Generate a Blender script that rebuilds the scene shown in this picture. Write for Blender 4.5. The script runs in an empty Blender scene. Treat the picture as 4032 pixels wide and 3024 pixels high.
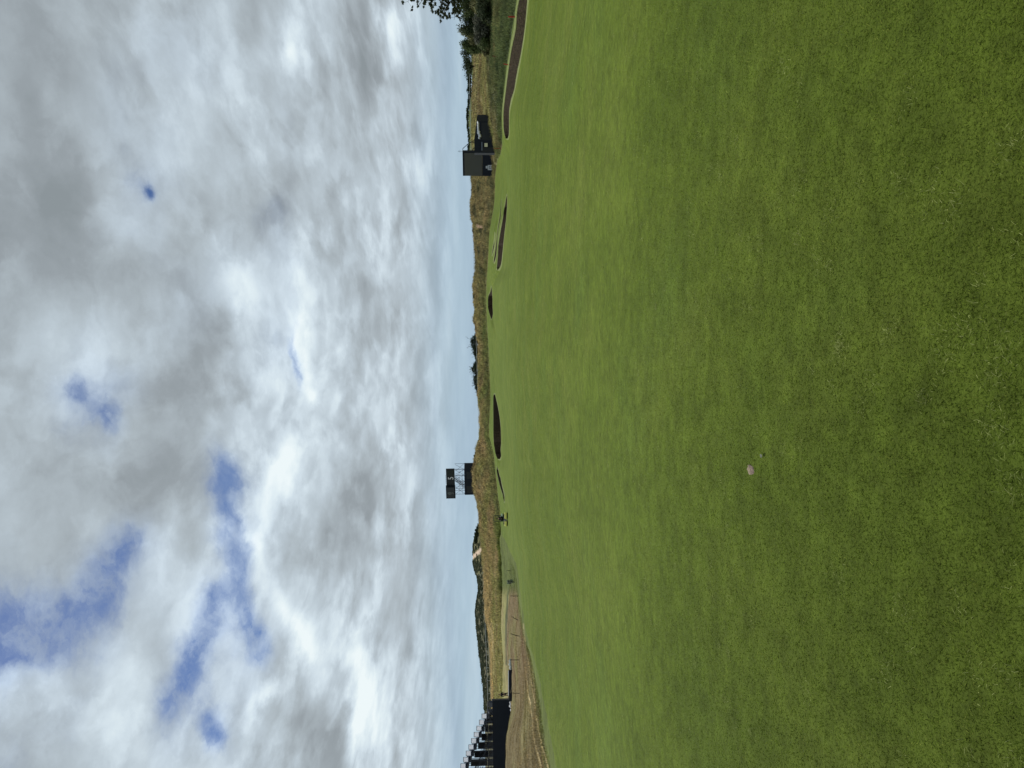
import bpy, math, random
import numpy as np
from mathutils import Vector, Matrix
R = random.Random(7)
rng = np.random.default_rng(11)
S = bpy.context.scene

# ---------------------------------------------------------------- camera
F = 2912.0                      # focal length in photo pixels (26 mm on a 36 mm wide, 4032 px frame)
CAMZ = 1.6
pitch = math.atan(126 / F); roll = 0.0105
fw = np.array([0, math.cos(pitch), -math.sin(pitch)])
up = np.array([0, math.sin(pitch), math.cos(pitch)])
rt = np.array([1.0, 0, 0])
cX = -up * math.cos(roll) - rt * math.sin(roll)
cY = rt * math.cos(roll) - up * math.sin(roll)
cZ = np.cross(cX, cY)
cam = bpy.data.cameras.new("camera"); cam.lens = 26; cam.sensor_width = 36; cam.sensor_fit = 'HORIZONTAL'
cam.clip_start = 0.05; cam.clip_end = 20000
co = bpy.data.objects.new("camera", cam); S.collection.objects.link(co); S.camera = co
co.matrix_world = Matrix(((cX[0], cY[0], cZ[0], 0), (cX[1], cY[1], cZ[1], 0), (cX[2], cY[2], cZ[2], CAMZ), (0, 0, 0, 1)))

def ray(X, Y):
    return fw + cX * (X - 2016) / F + cY * (1512 - Y) / F
def pt(X, Y, d):                # world point seen at photo pixel X,Y and d metres out
    v = ray(X, Y); v = v / v[1] * d
    return np.array([v[0], v[1], v[2] + CAMZ])
def unproj(p):                  # arrays (n,3) -> photo X,Y
    q = p - np.array([0, 0, CAMZ]); w = q @ fw
    return 2016 + F * (q @ cX) / w, 1512 - F * (q @ cY) / w

# ---------------------------------------------------------------- world: sky with broken cloud
SUN_EL, SUN_AZ = math.radians(50), math.radians(-35)
S.view_settings.view_transform = 'Standard'; S.view_settings.look = 'None'
S.view_settings.exposure = 0.0; S.view_settings.gamma = 1
W = bpy.data.worlds.new("World"); S.world = W; W.use_nodes = True
nt = W.node_tree; nt.nodes.clear()
class NT:
    def __init__(s, t): s.t = t
    def n(s, typ, **k):
        x = s.t.nodes.new(typ)
        for a, b in k.items(): setattr(x, a, b)
        return x
    def put(s, sock, v):
        if isinstance(v, bpy.types.NodeSocket): s.t.links.new(v, sock)
        elif v is not None: sock.default_value = v
    def m(s, op, a, b=None, c=None, clamp=False):
        x = s.n('ShaderNodeMath', operation=op, use_clamp=clamp)
        for i, v in enumerate((a, b, c)): s.put(x.inputs[i], v)
        return x.outputs[0]
    def vm(s, op, a, b=None, c=None):
        x = s.n('ShaderNodeVectorMath', operation=op)
        for i, v in enumerate((a, b, c)): s.put(x.inputs[i], v)
        return x.outputs[0]
    def comb(s, x, y, z):
        c = s.n('ShaderNodeCombineXYZ')
        for i, v in enumerate((x, y, z)): s.put(c.inputs[i], v)
        return c.outputs[0]
    def sep(s, v):
        c = s.n('ShaderNodeSeparateXYZ'); s.put(c.inputs[0], v); return c.outputs
    def noise(s, v, scale, detail=4, rough=.5, lac=2.0, dist=0.0, color=False):
        x = s.n('ShaderNodeTexNoise'); s.put(x.inputs['Vector'], v)
        x.inputs['Scale'].default_value = scale; x.inputs['Detail'].default_value = detail
        x.inputs['Roughness'].default_value = rough; x.inputs['Lacunarity'].default_value = lac
        x.inputs['Distortion'].default_value = dist
        return x.outputs['Color' if color else 'Fac']
    def mr(s, v, a, b, c=0., d=1., smooth=False):
        x = s.n('ShaderNodeMapRange', interpolation_type='SMOOTHSTEP' if smooth else 'LINEAR')
        for i, q in enumerate((v, a, b, c, d)): s.put(x.inputs[i], q)
        return x.outputs[0]
    def mix(s, f, a, b, blend='MIX'):
        x = s.n('ShaderNodeMix', data_type='RGBA', blend_type=blend)
        s.put(x.inputs[0], f)
        for i, v in ((6, a), (7, b)):
            if isinstance(v, tuple) and len(v) == 3: v = v + (1,)
            s.put(x.inputs[i], v)
        return x.outputs[2]
    def ramp(s, f, stops, interp='LINEAR'):
        x = s.n('ShaderNodeValToRGB'); r = x.color_ramp; r.interpolation = interp
        while len(r.elements) < len(stops): r.elements.new(0.5)
        for e, (p, c) in zip(r.elements, stops):
            e.position = p; e.color = tuple(c) + ((1,) if len(c) == 3 else ())
        s.put(x.inputs[0], f); return x.outputs[0]
def lin(*c): return tuple(((v / 255) / 12.92 if v <= 10 else (((v / 255) + .055) / 1.055) ** 2.4) for v in c)

# cloud cover, sampled by eye: lightness (0 dark grey .. 9 white) and blue gaps (0 none .. 9 clear)
ROWS_L = ["33322234554444555", "33211124653354655", "44322235543345666", "45445435543345777",
          "46555635432356777", "57564555322466567", "57654466222577656", "46545575234786646",
          "23344587665776655", "34455487888776444", "58567766887579734", "44466655775468733",
          "33355555664465898", "76566666665555676", "55456555666666666", "66666666666666666", "66666666666666666"]
ROWS_B = ["00000000000139633", "00000000100029322", "00000000420025121", "00111102540055000",
          "01222200300131000", "02122211100121252", "12101022000010431", "01000111001114142",
          "00000111112203211", "00111323111111000", "00000000100000000", "00000000000000000",
          "00000000000000000", "00000000000000000", "00000000000000000", "00000000000000000", "00000000000000000"]
w = NT(nt)
NT.vmc = lambda s_, a, k: s_.vm('MULTIPLY', a, (k, k, k))
tc = w.n('ShaderNodeTexCoord').outputs['Generated']
dx, dy, dz = w.sep(tc)
ay = w.m('MAXIMUM', w.m('ABSOLUTE', dy), 0.12)
A = w.m('DIVIDE', dx, ay); B = w.m('MAXIMUM', w.m('DIVIDE', dz, ay), 0.0)
Bc = w.m('ADD', B, 0.13)
P = w.comb(w.m('MULTIPLY', w.m('DIVIDE', A, Bc), 1.5), w.m('DIVIDE', 1.0, Bc), 0.0)            # flat cloud layer, foreshortened to the horizon
Q = w.comb(A, w.m('MULTIPLY', B, 1.25), 0.0)
wn = w.noise(P, 1.1, 6, .55, color=True)
wn2 = w.noise(Q, 5.0, 7, .6, color=True)
off = w.vm('ADD', w.vm('SCALE', w.vm('SUBTRACT', wn, (.5, .5, .5))), w.vm('SCALE', w.vm('SUBTRACT', wn2, (.5, .5, .5))))
for nd, sc_ in zip([n for n in nt.nodes if n.type == 'VECT_MATH' and n.operation == 'SCALE'], (.16, .13)): nd.inputs['Scale'].default_value = sc_
ox, oy, _ = w.sep(off)
# damp the warp near the horizon, where cloud bands are thin
damp = w.mr(B, 0.02, 0.3, .35, 1.0)
A2 = w.m('ADD', A, w.m('MULTIPLY', ox, 1.0)); B2 = w.m('ADD', B, w.m('MULTIPLY', w.m('MULTIPLY', oy, damp), .8))
v0 = ray(1000, 0); v1 = ray(1000, 3024)
aR, aL = v0[0] / v0[1], v1[0] / v1[1]
t = w.mr(A2, aR, aL)                                                      # 0 at the right end, 1 at the left end
bs = [max(0, ray(X, 1512)[2] / ray(X, 1512)[1]) for X in np.arange(17) * 120]
cur = None
for r in range(16, -1, -1):
    st = [(c / 16, (int(ROWS_L[r][c]) / 9, int(ROWS_B[r][c]) / 9, 0)) for c in range(17)]
    col = w.ramp(t, st, 'CARDINAL')
    cur = col if cur is None else w.mix(w.mr(B2, bs[r + 1], bs[r], smooth=True), cur, col)
Lc, Bc2, _ = w.sep(cur)
def blob(tab):                                       # soft local patches: photo-view x, y, radii, amount
    tot = None
    for vx, vy, rx, ry, amp in tab:
        v = ray(vx * 1.8228, vy * 1.8228); c = (v[0] / v[1], v[2] / v[1], 0)
        dd = w.vm('DIVIDE', w.vm('SUBTRACT', AB, c), (ry * 1.8228 / F * 1.25, rx * 1.8228 / F * 1.25, 1))
        q = w.m('EXPONENT', w.m('MULTIPLY', w.vmv('DOT_PRODUCT', dd, dd), -1.0))
        tot = w.m('MULTIPLY_ADD', q, amp, 0.0 if tot is None else tot)
    return tot
AB = w.comb(w.m('ADD', A, w.m('MULTIPLY', ox, .7)), w.m('ADD', B, w.m('MULTIPLY', w.m('MULTIPLY', oy, damp), .6)), 0.0)
NT.vmv = lambda s_, op, a, b: (lambda n: (s_.put(n.inputs[0], a), s_.put(n.inputs[1], b), n.outputs['Value'])[2])(s_.n('ShaderNodeVectorMath', operation=op))
def chain(pts, r, amp, step=None):                    # run of patches along a line, e.g. a sunlit cloud edge
    out = []; step = step or r * 1.3
    for (x0, y0), (x1, y1) in zip(pts[:-1], pts[1:]):
        n = max(1, round(math.hypot(x1 - x0, y1 - y0) / step))
        out += [(x0 + (x1 - x0) * k / n, y0 + (y1 - y0) * k / n, r, r * 1.15, amp) for k in range(n)]
    return out + [(pts[-1][0], pts[-1][1], r, r * 1.15, amp)]
Lc = w.m('ADD', Lc, blob(chain([(612, 985), (565, 1080), (533, 1150), (552, 1215), (610, 1300), (660, 1390)], 19, .20) + chain([(700, 1080), (690, 1220)], 48, -.13)
    + chain([(518, 1560), (545, 1490), (600, 1452)], 13, .22) + chain([(600, 1530), (680, 1560), (700, 1640)], 44, -.15) + chain([(775, 1300), (770, 1400), (785, 1520), (790, 1620)], 20, .15)
    + chain([(818, 0), (845, 70), (858, 130)], 16, .22) + chain([(800, 180), (803, 300)], 15, .13) + chain([(832, 420), (822, 600)], 16, .15) + chain([(902, 340), (905, 400)], 13, .2)
    + chain([(478, 590), (505, 660), (560, 800)], 27, .13) + chain([(632, 690), (640, 780), (655, 860)], 15, .20) + chain([(400, 1060), (330, 1230)], 26, .12) + [(605, 1000, 18, 24, .18), (640, 90, 20, 22, .3), (960, 552, 8, 40, .3),
    (440, 770, 45, 90, -.10), (545, 60, 40, 140, -.12), (780, 150, 24, 120, -.14), (80, 520, 80, 220, -.06), (865, 1330, 22, 110, -.12), (850, 260, 18, 110, -.10), (765, 480, 18, 150, -.10), (870, 760, 20, 160, -.06)]))
Bc2 = w.m('ADD', w.m('MULTIPLY', Bc2, .42), blob(chain([(-10, 1430), (30, 1345), (100, 1355)], 46, .48) + chain([(130, 1350), (205, 1285), (240, 1215), (285, 1165)], 34, .34) + chain([(340, 1525), (378, 1455), (418, 1365), (452, 1265)], 25, .36)
    + chain([(562, 1405), (530, 1345), (488, 1205), (505, 1120), (520, 1030)], 24, .24) + [(438, 1580, 24, 30, .72), (300, 415, 12, 15, .8), (285, 400, 30, 35, .2), (160, 835, 24, 26, .34), (208, 895, 26, 26, .36), (260, 820, 40, 30, .16), (622, 765, 6, 44, .6), (920, 1075, 8, 60, .12), (480, 1420, 60, 80, .14), (150, 1430, 60, 60, .12)]))
f1 = w.noise(P, 2.0, 10, .54)
f2 = w.noise(Q, 4.5, 9, .58)
f3 = w.noise(w.vm('ADD', Q, off), 11.0, 8, .6)
L = w.m('ADD', Lc, w.m('ADD', w.m('MULTIPLY', w.m('SUBTRACT', f1, .5), .60), w.m('MULTIPLY', w.m('SUBTRACT', f2, .5), .55)))
L = w.m('ADD', L, w.m('MULTIPLY', w.m('SUBTRACT', f3, .5), .24))
# banks of cumulus: bright tops, grey bases, foreshortened towards the horizon
PW = w.vm('ADD', P, w.vmc(off, 2.0))
def dens(dy_, sc_, lo, hi):
    return w.mr(w.noise(w.vm('ADD', PW, (0.0, dy_, 0.0)), sc_, 9, .55), lo, hi, smooth=True)
rel = w.m('SUBTRACT', dens(.22, .85, .42, .58), dens(-.22, .85, .42, .58))
rel2 = w.m('SUBTRACT', dens(.05, 3.6, .38, .62), dens(-.05, 3.6, .38, .62))
rel3 = w.m('SUBTRACT', dens(.08, 1.5, .455, .545), dens(-.08, 1.5, .455, .545))
L = w.m('ADD', L, w.m('MULTIPLY', rel3, w.mr(B, .03, .14, 0, .16)))
L = w.m('ADD', L, w.m('MULTIPLY', rel, w.mr(B, .08, .5, .30, .16)))
L = w.m('ADD', L, w.m('MULTIPLY', rel2, w.mr(B, .08, .5, .07, .14)))
L = w.m('MULTIPLY_ADD', L, .70, .09)
bn = w.m('ADD', w.m('MULTIPLY', Bc2, 1.55), w.m('MULTIPLY', w.m('SUBTRACT', .5, f3), 2.3))
bn = w.m('ADD', bn, w.m('MULTIPLY', w.m('SUBTRACT', .5, f2), 1.1))
wisp = w.noise(w.vm('ADD', Q, w.vmc(off, 2.2)), 7.0, 9, .62)
M = w.m('MULTIPLY', w.mr(bn, .15, 1.45, smooth=True), w.mr(wisp, .36, .60, .38, 1.0, smooth=True))
M = w.m('MULTIPLY', M, w.mr(Bc2, .03, .22))
cloud = w.ramp(L, [(0.0, lin(140, 149, 154)), (.21, lin(152, 161, 167)), (.40, lin(171, 182, 189)), (.57, lin(188, 201, 210)), (.74, lin(210, 224, 233)), (.88, lin(226, 239, 244)), (1, lin(238, 248, 250))])
cloud = w.mix(w.mr(Bc2, .02, .5, 0, .55), cloud, w.mix(1.0, cloud, (.84, .92, 1.12), 'MULTIPLY'))
hz = w.mr(B, 0.015, .115, 1.0, 0.0, smooth=True)
streak = w.noise(w.comb(w.m('MULTIPLY', A, 1.0), w.m('MULTIPLY', B, 16.0), 0.0), 2.2, 6, .5)
hcol = w.ramp(streak, [(.3, lin(158, 182, 202)), (.55, lin(172, 196, 212)), (.75, lin(190, 210, 222))])
cloud = w.mix(w.m('MULTIPLY', hz, .90), cloud, hcol)
sky = w.n('ShaderNodeTexSky', sky_type='NISHITA'); sky.sun_disc = False
sky.sun_elevation = SUN_EL; sky.sun_rotation = SUN_AZ; sky.ozone_density = 2.0
STR = 0.1
blue = w.mix(1.0, sky.outputs[0], (.30, .40, .60), 'MULTIPLY')
fin = w.mix(M, w.mix(1.0, cloud, (1 / STR,) * 3, 'MULTIPLY'), blue)
bg = w.n('ShaderNodeBackground'); w.put(bg.inputs[0], fin); bg.inputs[1].default_value = STR
wo = w.n('ShaderNodeOutputWorld'); nt.links.new(bg.outputs[0], wo.inputs[0])

sun = bpy.data.lights.new("sun", 'SUN'); sun.energy = 3.6; sun.angle = math.radians(14); sun.color = (1, .955, .88)
so = bpy.data.objects.new("sun", sun); S.collection.objects.link(so)
sd = Vector((math.sin(SUN_AZ) * math.cos(SUN_EL), math.cos(SUN_AZ) * math.cos(SUN_EL), math.sin(SUN_EL)))
so.rotation_euler = sd.to_track_quat('Z', 'Y').to_euler()

# ---------------------------------------------------------------- helpers
def tag(o, label=None, cat=None, group=None, kind=None):
    if label: o['label'] = label
    if cat: o['category'] = cat
    if group: o['group'] = group
    if kind: o['kind'] = kind
    return o
def link(name, me, parent=None, mat=None):
    o = bpy.data.objects.new(name, me); S.collection.objects.link(o)
    if parent: o.parent = parent
    if mat and me: me.materials.append(mat)
    return o
def empty(name, loc=(0, 0, 0), rz=0, label=None, cat=None, group=None):
    o = bpy.data.objects.new(name, None); S.collection.objects.link(o)
    o.location = loc; o.rotation_euler = (0, 0, rz); o.empty_display_size = .3
    return tag(o, label, cat, group)
def arr_mesh(name, V, T, n=3, cols=None, smooth=False):
    me = bpy.data.meshes.new(name)
    V = np.asarray(V, dtype=np.float32); T = np.asarray(T, dtype=np.int32)
    me.vertices.add(len(V)); me.vertices.foreach_set('co', V.ravel())
    me.loops.add(T.size); me.loops.foreach_set('vertex_index', T.ravel())
    me.polygons.add(len(T)); me.polygons.foreach_set('loop_start', np.arange(0, T.size, n, dtype=np.int32))
    try: me.polygons.foreach_set('loop_total', np.full(len(T), n, dtype=np.int32))
    except Exception: pass
    if cols is not None:
        c = np.ones((len(V), 4), dtype=np.float32); c[:, :3] = cols
        at = me.color_attributes.new('tint', 'FLOAT_COLOR', 'POINT'); at.data.foreach_set('color', c.ravel())
    me.update(calc_edges=True); me.validate()
    me.polygons.foreach_set('use_smooth', np.full(len(me.polygons), smooth))
    return me
class MB:
    def __init__(s): s.v = []; s.f = []
    def add(s, vs, fs):
        b = len(s.v); s.v += [tuple(map(float, v)) for v in vs]; s.f += [tuple(b + i for i in f) for f in fs]; return s
    def box(s, x0, x1, y0, y1, z0, z1, rot=0, c=(0, 0)):
        vs = [(x, y, z) for x in (x0, x1) for y in (y0, y1) for z in (z0, z1)]
        if rot:
            ca, sa = math.cos(rot), math.sin(rot)
            vs = [(c[0] + (x - c[0]) * ca - (y - c[1]) * sa, c[1] + (x - c[0]) * sa + (y - c[1]) * ca, z) for x, y, z in vs]
        return s.add(vs, [(0, 1, 3, 2), (4, 6, 7, 5), (0, 4, 5, 1), (2, 3, 7, 6), (0, 2, 6, 4), (1, 5, 7, 3)])
    def tube(s, pts, r, n=8, cap=True):
        pts = [Vector(p) for p in pts]; rs = r if isinstance(r, (list, tuple)) else [r] * len(pts)
        b = len(s.v)
        for i, p in enumerate(pts):
            d = (pts[min(i + 1, len(pts) - 1)] - pts[max(i - 1, 0)]).normalized()
            u = d.orthogonal().normalized() if i == 0 else (pu - d * pu.dot(d)).normalized()
            pu = u; q = d.cross(u)
            for k in range(n):
                a = 2 * math.pi * k / n; s.v.append(tuple(p + (u * math.cos(a) + q * math.sin(a)) * rs[i]))
        for i in range(len(pts) - 1):
            for k in range(n):
                s.f.append((b + i * n + k, b + i * n + (k + 1) % n, b + (i + 1) * n + (k + 1) % n, b + (i + 1) * n + k))
        if cap:
            s.f.append(tuple(b + k for k in range(n))[::-1]); s.f.append(tuple(b + (len(pts) - 1) * n + k for k in range(n)))
        return s
    def sphere(s, c, r, n=10, m=7):
        rx, ry, rz = r if isinstance(r, (tuple, list)) else (r, r, r)
        vs = [(c[0], c[1], c[2] + rz)]
        for i in range(1, m):
            p = math.pi * i / m
            for k in range(n):
                a = 2 * math.pi * k / n
                vs.append((c[0] + rx * math.sin(p) * math.cos(a), c[1] + ry * math.sin(p) * math.sin(a), c[2] + rz * math.cos(p)))
        vs.append((c[0], c[1], c[2] - rz)); e = len(vs) - 1
        fs = [(0, 1 + k, 1 + (k + 1) % n) for k in range(n)]
        for i in range(m - 2):
            for k in range(n): fs.append((1 + i * n + k, 1 + (i + 1) * n + k, 1 + (i + 1) * n + (k + 1) % n, 1 + i * n + (k + 1) % n))
        fs += [(1 + (m - 2) * n + (k + 1) % n, 1 + (m - 2) * n + k, e) for k in range(n)]
        return s.add(vs, fs)
    def build(s, name, mat, parent=None, smooth=False, bevel=0):
        me = bpy.data.meshes.new(name); me.from_pydata(s.v, [], s.f); me.update()
        if smooth: me.polygons.foreach_set('use_smooth', [True] * len(me.polygons))
        o = link(name, me, parent, mat)
        if bevel:
            b = o.modifiers.new('bevel', 'BEVEL'); b.width = bevel; b.segments = 2; b.limit_method = 'ANGLE'
        return o
MATS = {}
def pmat(name, col, rough=.7, metal=0, var=.15, scale=6, spec=.3, bump=0.0):
    if name in MATS: return MATS[name]
    m = bpy.data.materials.new(name); m.use_nodes = True; t = NT(m.node_tree); p = m.node_tree.nodes['Principled BSDF']
    ob = t.n('ShaderNodeTexCoord').outputs['Object']
    nz = t.noise(ob, scale, 5, .6)
    f = t.mr(nz, .25, .75, 1 - var, 1 + var)
    t.put(p.inputs['Base Color'], t.vm('MULTIPLY', tuple(col), t.comb(f, f, f)))
    p.inputs['Roughness'].default_value = rough; p.inputs['Metallic'].default_value = metal
    p.inputs['Specular IOR Level'].default_value = spec
    if bump:
        b = t.n('ShaderNodeBump'); b.inputs['Strength'].default_value = bump; t.put(b.inputs['Height'], nz); t.put(p.inputs['Normal'], b.outputs[0])
    MATS[name] = m; return m
def foliage_mat(name, transl=.25, var=.35, nscale=1.5, rough=.75):   # uses the mesh's own leaf colours
    m = bpy.data.materials.new(name); m.use_nodes = True; t = NT(m.node_tree); p = m.node_tree.nodes['Principled BSDF']
    at = t.n('ShaderNodeVertexColor'); at.layer_name = 'tint'
    g = t.n('ShaderNodeNewGeometry')
    nz = t.noise(g.outputs['Position'], nscale, 4, .6); f = t.mr(nz, .25, .75, 1 - var, 1 + var)
    c = t.vm('MULTIPLY', at.outputs[0], t.comb(f, f, f))
    t.put(p.inputs['Base Color'], c); p.inputs['Roughness'].default_value = rough; p.inputs['Specular IOR Level'].default_value = .15
    tr = t.n('ShaderNodeBsdfTranslucent'); t.put(tr.inputs[0], c)
    mx = t.n('ShaderNodeMixShader'); mx.inputs[0].default_value = transl
    out = m.node_tree.nodes['Material Output']
    t.t.links.new(p.outputs[0], mx.inputs[1]); t.t.links.new(tr.outputs[0], mx.inputs[2]); t.t.links.new(mx.outputs[0], out.inputs[0])
    return m

# ---------------------------------------------------------------- terrain profile
# per photo column Y: (d, X) for near plain, k1 near rim / fairway end, k2 back rim, k2b, k2c, k3 rough foot, k4, k5 crest, k7 far crest
def Xh(Y): return 1890 + .0105 * (Y - 1512)
def railX(Y): return np.interp(Y, [0, 370, 1100, 1400, 2060, 2200, 2400, 2600, 2757, 3100], [1840, 1850, 1868, 1877, 1896, 1901, 1908, 1916, 1921, 1932])
COL = {
3100: ((12, None, 1.95), (22, 2198), (35, 2125), (50, 2068), (60, 2040), (85, 1993), (100, 2026), (200, 1960), (380, 1915)),
2900: ((15, None, 2.05), (25, 2165), (38, 2108), (52, 2068), (64, 2040), (88, 1998), (103, 2020), (210, 1950), (380, 1912)),
2757: ((18, None, 2.15), (30, 2140), (40, 2108), (52, 2078), (75, 2046), (100, 2014), (115, 2008), (220, 1938), (380, 1907)),
2600: ((22, None, 2.2), (37, 2107), (46, 2086), (55, 2070), (71, 2046), (107, 2006), (150, 1980), (225, 1934), (380, 1892)),
2400: ((35, None, 2.65), (65, 2058), (75, 2046), (95, 2025), (120, 2000), (150, 1975), (185, 1952), (220, 1915), (380, 1873)),
2300: ((40, None, 2.7), (75, 2045), (90, 2030), (110, 2010), (130, 1995), (160, 1965), (190, 1945), (220, 1912), (380, 1884)),
2200: ((50, None, 3.0), (90, 2031), (105, 2016), (120, 2003), (135, 1988), (150, 1975), (180, 1952), (220, 1905), (380, 1863)),
2130: ((60, None, 3.1), (110, 2008), (118, 2000), (125, 1993), (132, 1986), (142, 1978), (172, 1950), (210, 1901), (380, 1865)),
2075: ((65, None, 3.1), (118, 1999), (125, 1991), (135, 1983), (145, 1977), (152, 1972), (172, 1945), (205, 1897), (380, 1886)),
2020: ((65, None, 3.0), (118, 1998), (125, 1989), (135, 1980), (145, 1974), (152, 1970), (170, 1945), (202, 1893), (380, 1908)),
1960: ((65, None, 2.9), (119, 1989), (121, 1983), (135, 1974), (146, 1968), (155, 1963), (172, 1940), (197, 1879), (380, 1906)),
1900: ((70, None, 3.0), (135, 1976), (138, 1966), (146, 1962), (154, 1958), (160, 1956), (178, 1925), (200, 1870), (380, 1906)),
1850: ((70, None, 3.0), (150, 1963), (153, 1957), (156, 1955), (160, 1953), (163, 1951), (180, 1923), (201, 1870), (380, 1905)),
1800: ((75, None, 3.1), (140, 1974), (144, 1954), (150, 1951), (157, 1949), (165, 1947), (183, 1918), (205, 1875), (380, 1903)),
1700: ((75, None, 3.1), (138, 1974), (143, 1942), (150, 1936), (157, 1932), (165, 1928), (180, 1915), (196, 1897), (380, 1902)),
1600: ((75, None, 3.0), (148, 1963), (152, 1942), (156, 1938), (162, 1935), (168, 1932), (182, 1915), (202, 1896), (380, 1900)),
1550: ((75, None, 2.9), (155, 1951), (159, 1942), (166, 1938), (175, 1933), (184, 1931), (195, 1910), (207, 1889), (380, 1899)),
1450: ((75, None, 2.8), (150, 1955), (160, 1948), (170, 1941), (182, 1933), (192, 1928), (202, 1910), (217, 1889), (380, 1897)),
1350: ((75, None, 2.9), (150, 1958), (160, 1950), (170, 1942), (184, 1932), (197, 1924), (207, 1908), (222, 1888), (380, 1896)),
1250: ((75, None, 3.0), (178, 1942), (184, 1928), (190, 1924), (196, 1920), (202, 1917), (212, 1900), (227, 1874), (380, 1895)),
1190: ((75, None, 3.0), (182, 1940), (188, 1921), (193, 1918), (198, 1917), (205, 1915), (216, 1895), (230, 1871), (380, 1892)),
1130: ((75, None, 3.0), (176, 1941), (182, 1931), (188, 1925), (196, 1920), (205, 1916), (216, 1893), (230, 1868), (380, 1890)),
1050: ((70, None, 3.1), (130, 1976), (134, 1957), (147, 1950), (151, 1940), (190, 1919), (205, 1900), (226, 1880), (380, 1888)),
930: ((60, None, 3.0), (115, 1986), (118, 1964), (133, 1959), (137, 1943), (178, 1922), (200, 1902), (222, 1872), (380, 1886)),
800: ((55, None, 2.9), (106, 1999), (109, 1989), (124, 1978), (128, 1968), (172, 1938), (196, 1908), (222, 1860), (380, 1882)),
700: ((55, None, 2.9), (103, 1999), (110, 1991), (125, 1977), (135, 1969), (157, 1950), (180, 1925), (225, 1861), (380, 1878)),
640: ((52, None, 2.8), (96, 2004), (103, 1996), (118, 1982), (130, 1973), (148, 1958), (172, 1938), (225, 1872), (380, 1852)),
555: ((48, None, 2.75), (87, 2007), (91, 1986), (94, 1982), (97, 1978), (101, 1974), (150, 1935), (240, 1862), (380, 1851)),
450: ((45, None, 2.6), (80, 2008), (83, 1979), (85, 1977), (87, 1976), (90, 1974), (130, 1930), (230, 1862), (380, 1848)),
350: ((40, None, 2.6), (68, 2029), (71, 1989), (73, 1987), (75, 1985), (78, 1983), (110, 1943), (230, 1866), (380, 1862)),
200: ((32, None, 2.5), (54, 2057), (56.5, 2010), (58, 2007), (60, 2003), (63, 1999), (90, 1955), (200, 1880), (380, 1858)),
50: ((28, None, 2.45), (45, 2077), (47.5, 2033), (49, 2029), (51, 2024), (55, 2012), (80, 1962), (180, 1885), (380, 1855)),
-90: ((24, None, 2.35), (39, 2098), (41, 2058), (43, 2050), (45, 2042), (50, 2025), (75, 1975), (180, 1885), (380, 1855)),
}
Ys = sorted(COL, reverse=True)                      # left to right
KA, KD, KZ = [], [], []
for Y in Ys:
    c = COL[Y]; a_, d_, z_ = [], [], []
    def put(d, X=None, drop=None):
        if X is None: X = Xh(Y) + drop / d * F
        p = pt(X, Y, d); a_.append(p[0] / d); d_.append(d); z_.append(p[2] if drop is None else CAMZ - drop)
    a0 = pt(1950, Y, 100)[0] / 100
    for d in (-30, 0.):  a_.append(a0); d_.append(d); z_.append(0.0 - .004 * d)
    for k in c:
        if len(k) == 3: put(k[0], None, k[2])
        elif k[0] == 380:
            put(262, railX(Y) + 17); put(*k)
        else: put(*k)
    a_.append(a0); d_.append(520); z_.append(-5.)
    a_.append(a0); d_.append(6000); z_.append(-9.)
    KA.append(a_); KD.append(d_); KZ.append(z_)
KA, KD, KZ = map(np.array, (KA, KD, KZ)); NK = KD.shape[1]
AC = KA[:, 3]                                        # column azimuths, ascending
def pchip_slopes(x, y):
    h = np.diff(x, axis=-1); dl = np.diff(y, axis=-1) / h
    m = np.zeros_like(y)
    h0, h1, d0, d1 = h[..., :-1], h[..., 1:], dl[..., :-1], dl[..., 1:]
    w1 = 2 * h1 + h0; w2 = h1 + 2 * h0
    with np.errstate(divide='ignore', invalid='ignore'):
        mm = (w1 + w2) / (w1 / d0 + w2 / d1)
    m[..., 1:-1] = np.where(d0 * d1 > 0, mm, 0)
    m[..., 0] = dl[..., 0]; m[..., -1] = dl[..., -1]
    return m
def interp_sm(x, xp, fp):                            # smooth 1-D interpolation
    m = pchip_slopes(xp, fp); x = np.clip(x, xp[0], xp[-1])
    i = np.clip(np.searchsorted(xp, x) - 1, 0, len(xp) - 2); h = xp[i + 1] - xp[i]; t = (x - xp[i]) / h
    return (2*t**3-3*t**2+1)*fp[i] + (t**3-2*t**2+t)*h*m[i] + (-2*t**3+3*t**2)*fp[i+1] + (t**3-t**2)*h*m[i+1]
def Zf(x, y):
    x = np.asarray(x, float); y = np.asarray(y, float)
    a = x / np.maximum(y, 15.0)
    D = np.stack([interp_sm(a, AC, KD[:, k]) for k in range(NK)], -1)
    Z = np.stack([interp_sm(a, AC, KZ[:, k]) for k in range(NK)], -1)
    Msl = pchip_slopes(D, Z)
    yy = np.clip(y, D[..., 0], D[..., -1])
    i = np.clip((D <= yy[..., None]).sum(-1) - 1, 0, NK - 2)[..., None]
    g = lambda q, j: np.take_along_axis(q, j, -1)[..., 0]
    d0, d1, z0, z1, m0, m1 = g(D, i), g(D, i + 1), g(Z, i), g(Z, i + 1), g(Msl, i), g(Msl, i + 1)
    h = d1 - d0; t = (yy - d0) / h
    z = (2*t**3-3*t**2+1)*z0 + (t**3-2*t**2+t)*h*m0 + (-2*t**3+3*t**2)*z1 + (t**3-t**2)*h*m1
    return z
def zone_d(a, tab):                                  # table {photo column: distance} -> distance at azimuth a
    k = sorted(tab, reverse=True); aa = np.array([pt(1950, Y, 100)[0] / 100 for Y in k])
    return interp_sm(a, aa, np.array([float(tab[Y]) for Y in k]))
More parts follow.
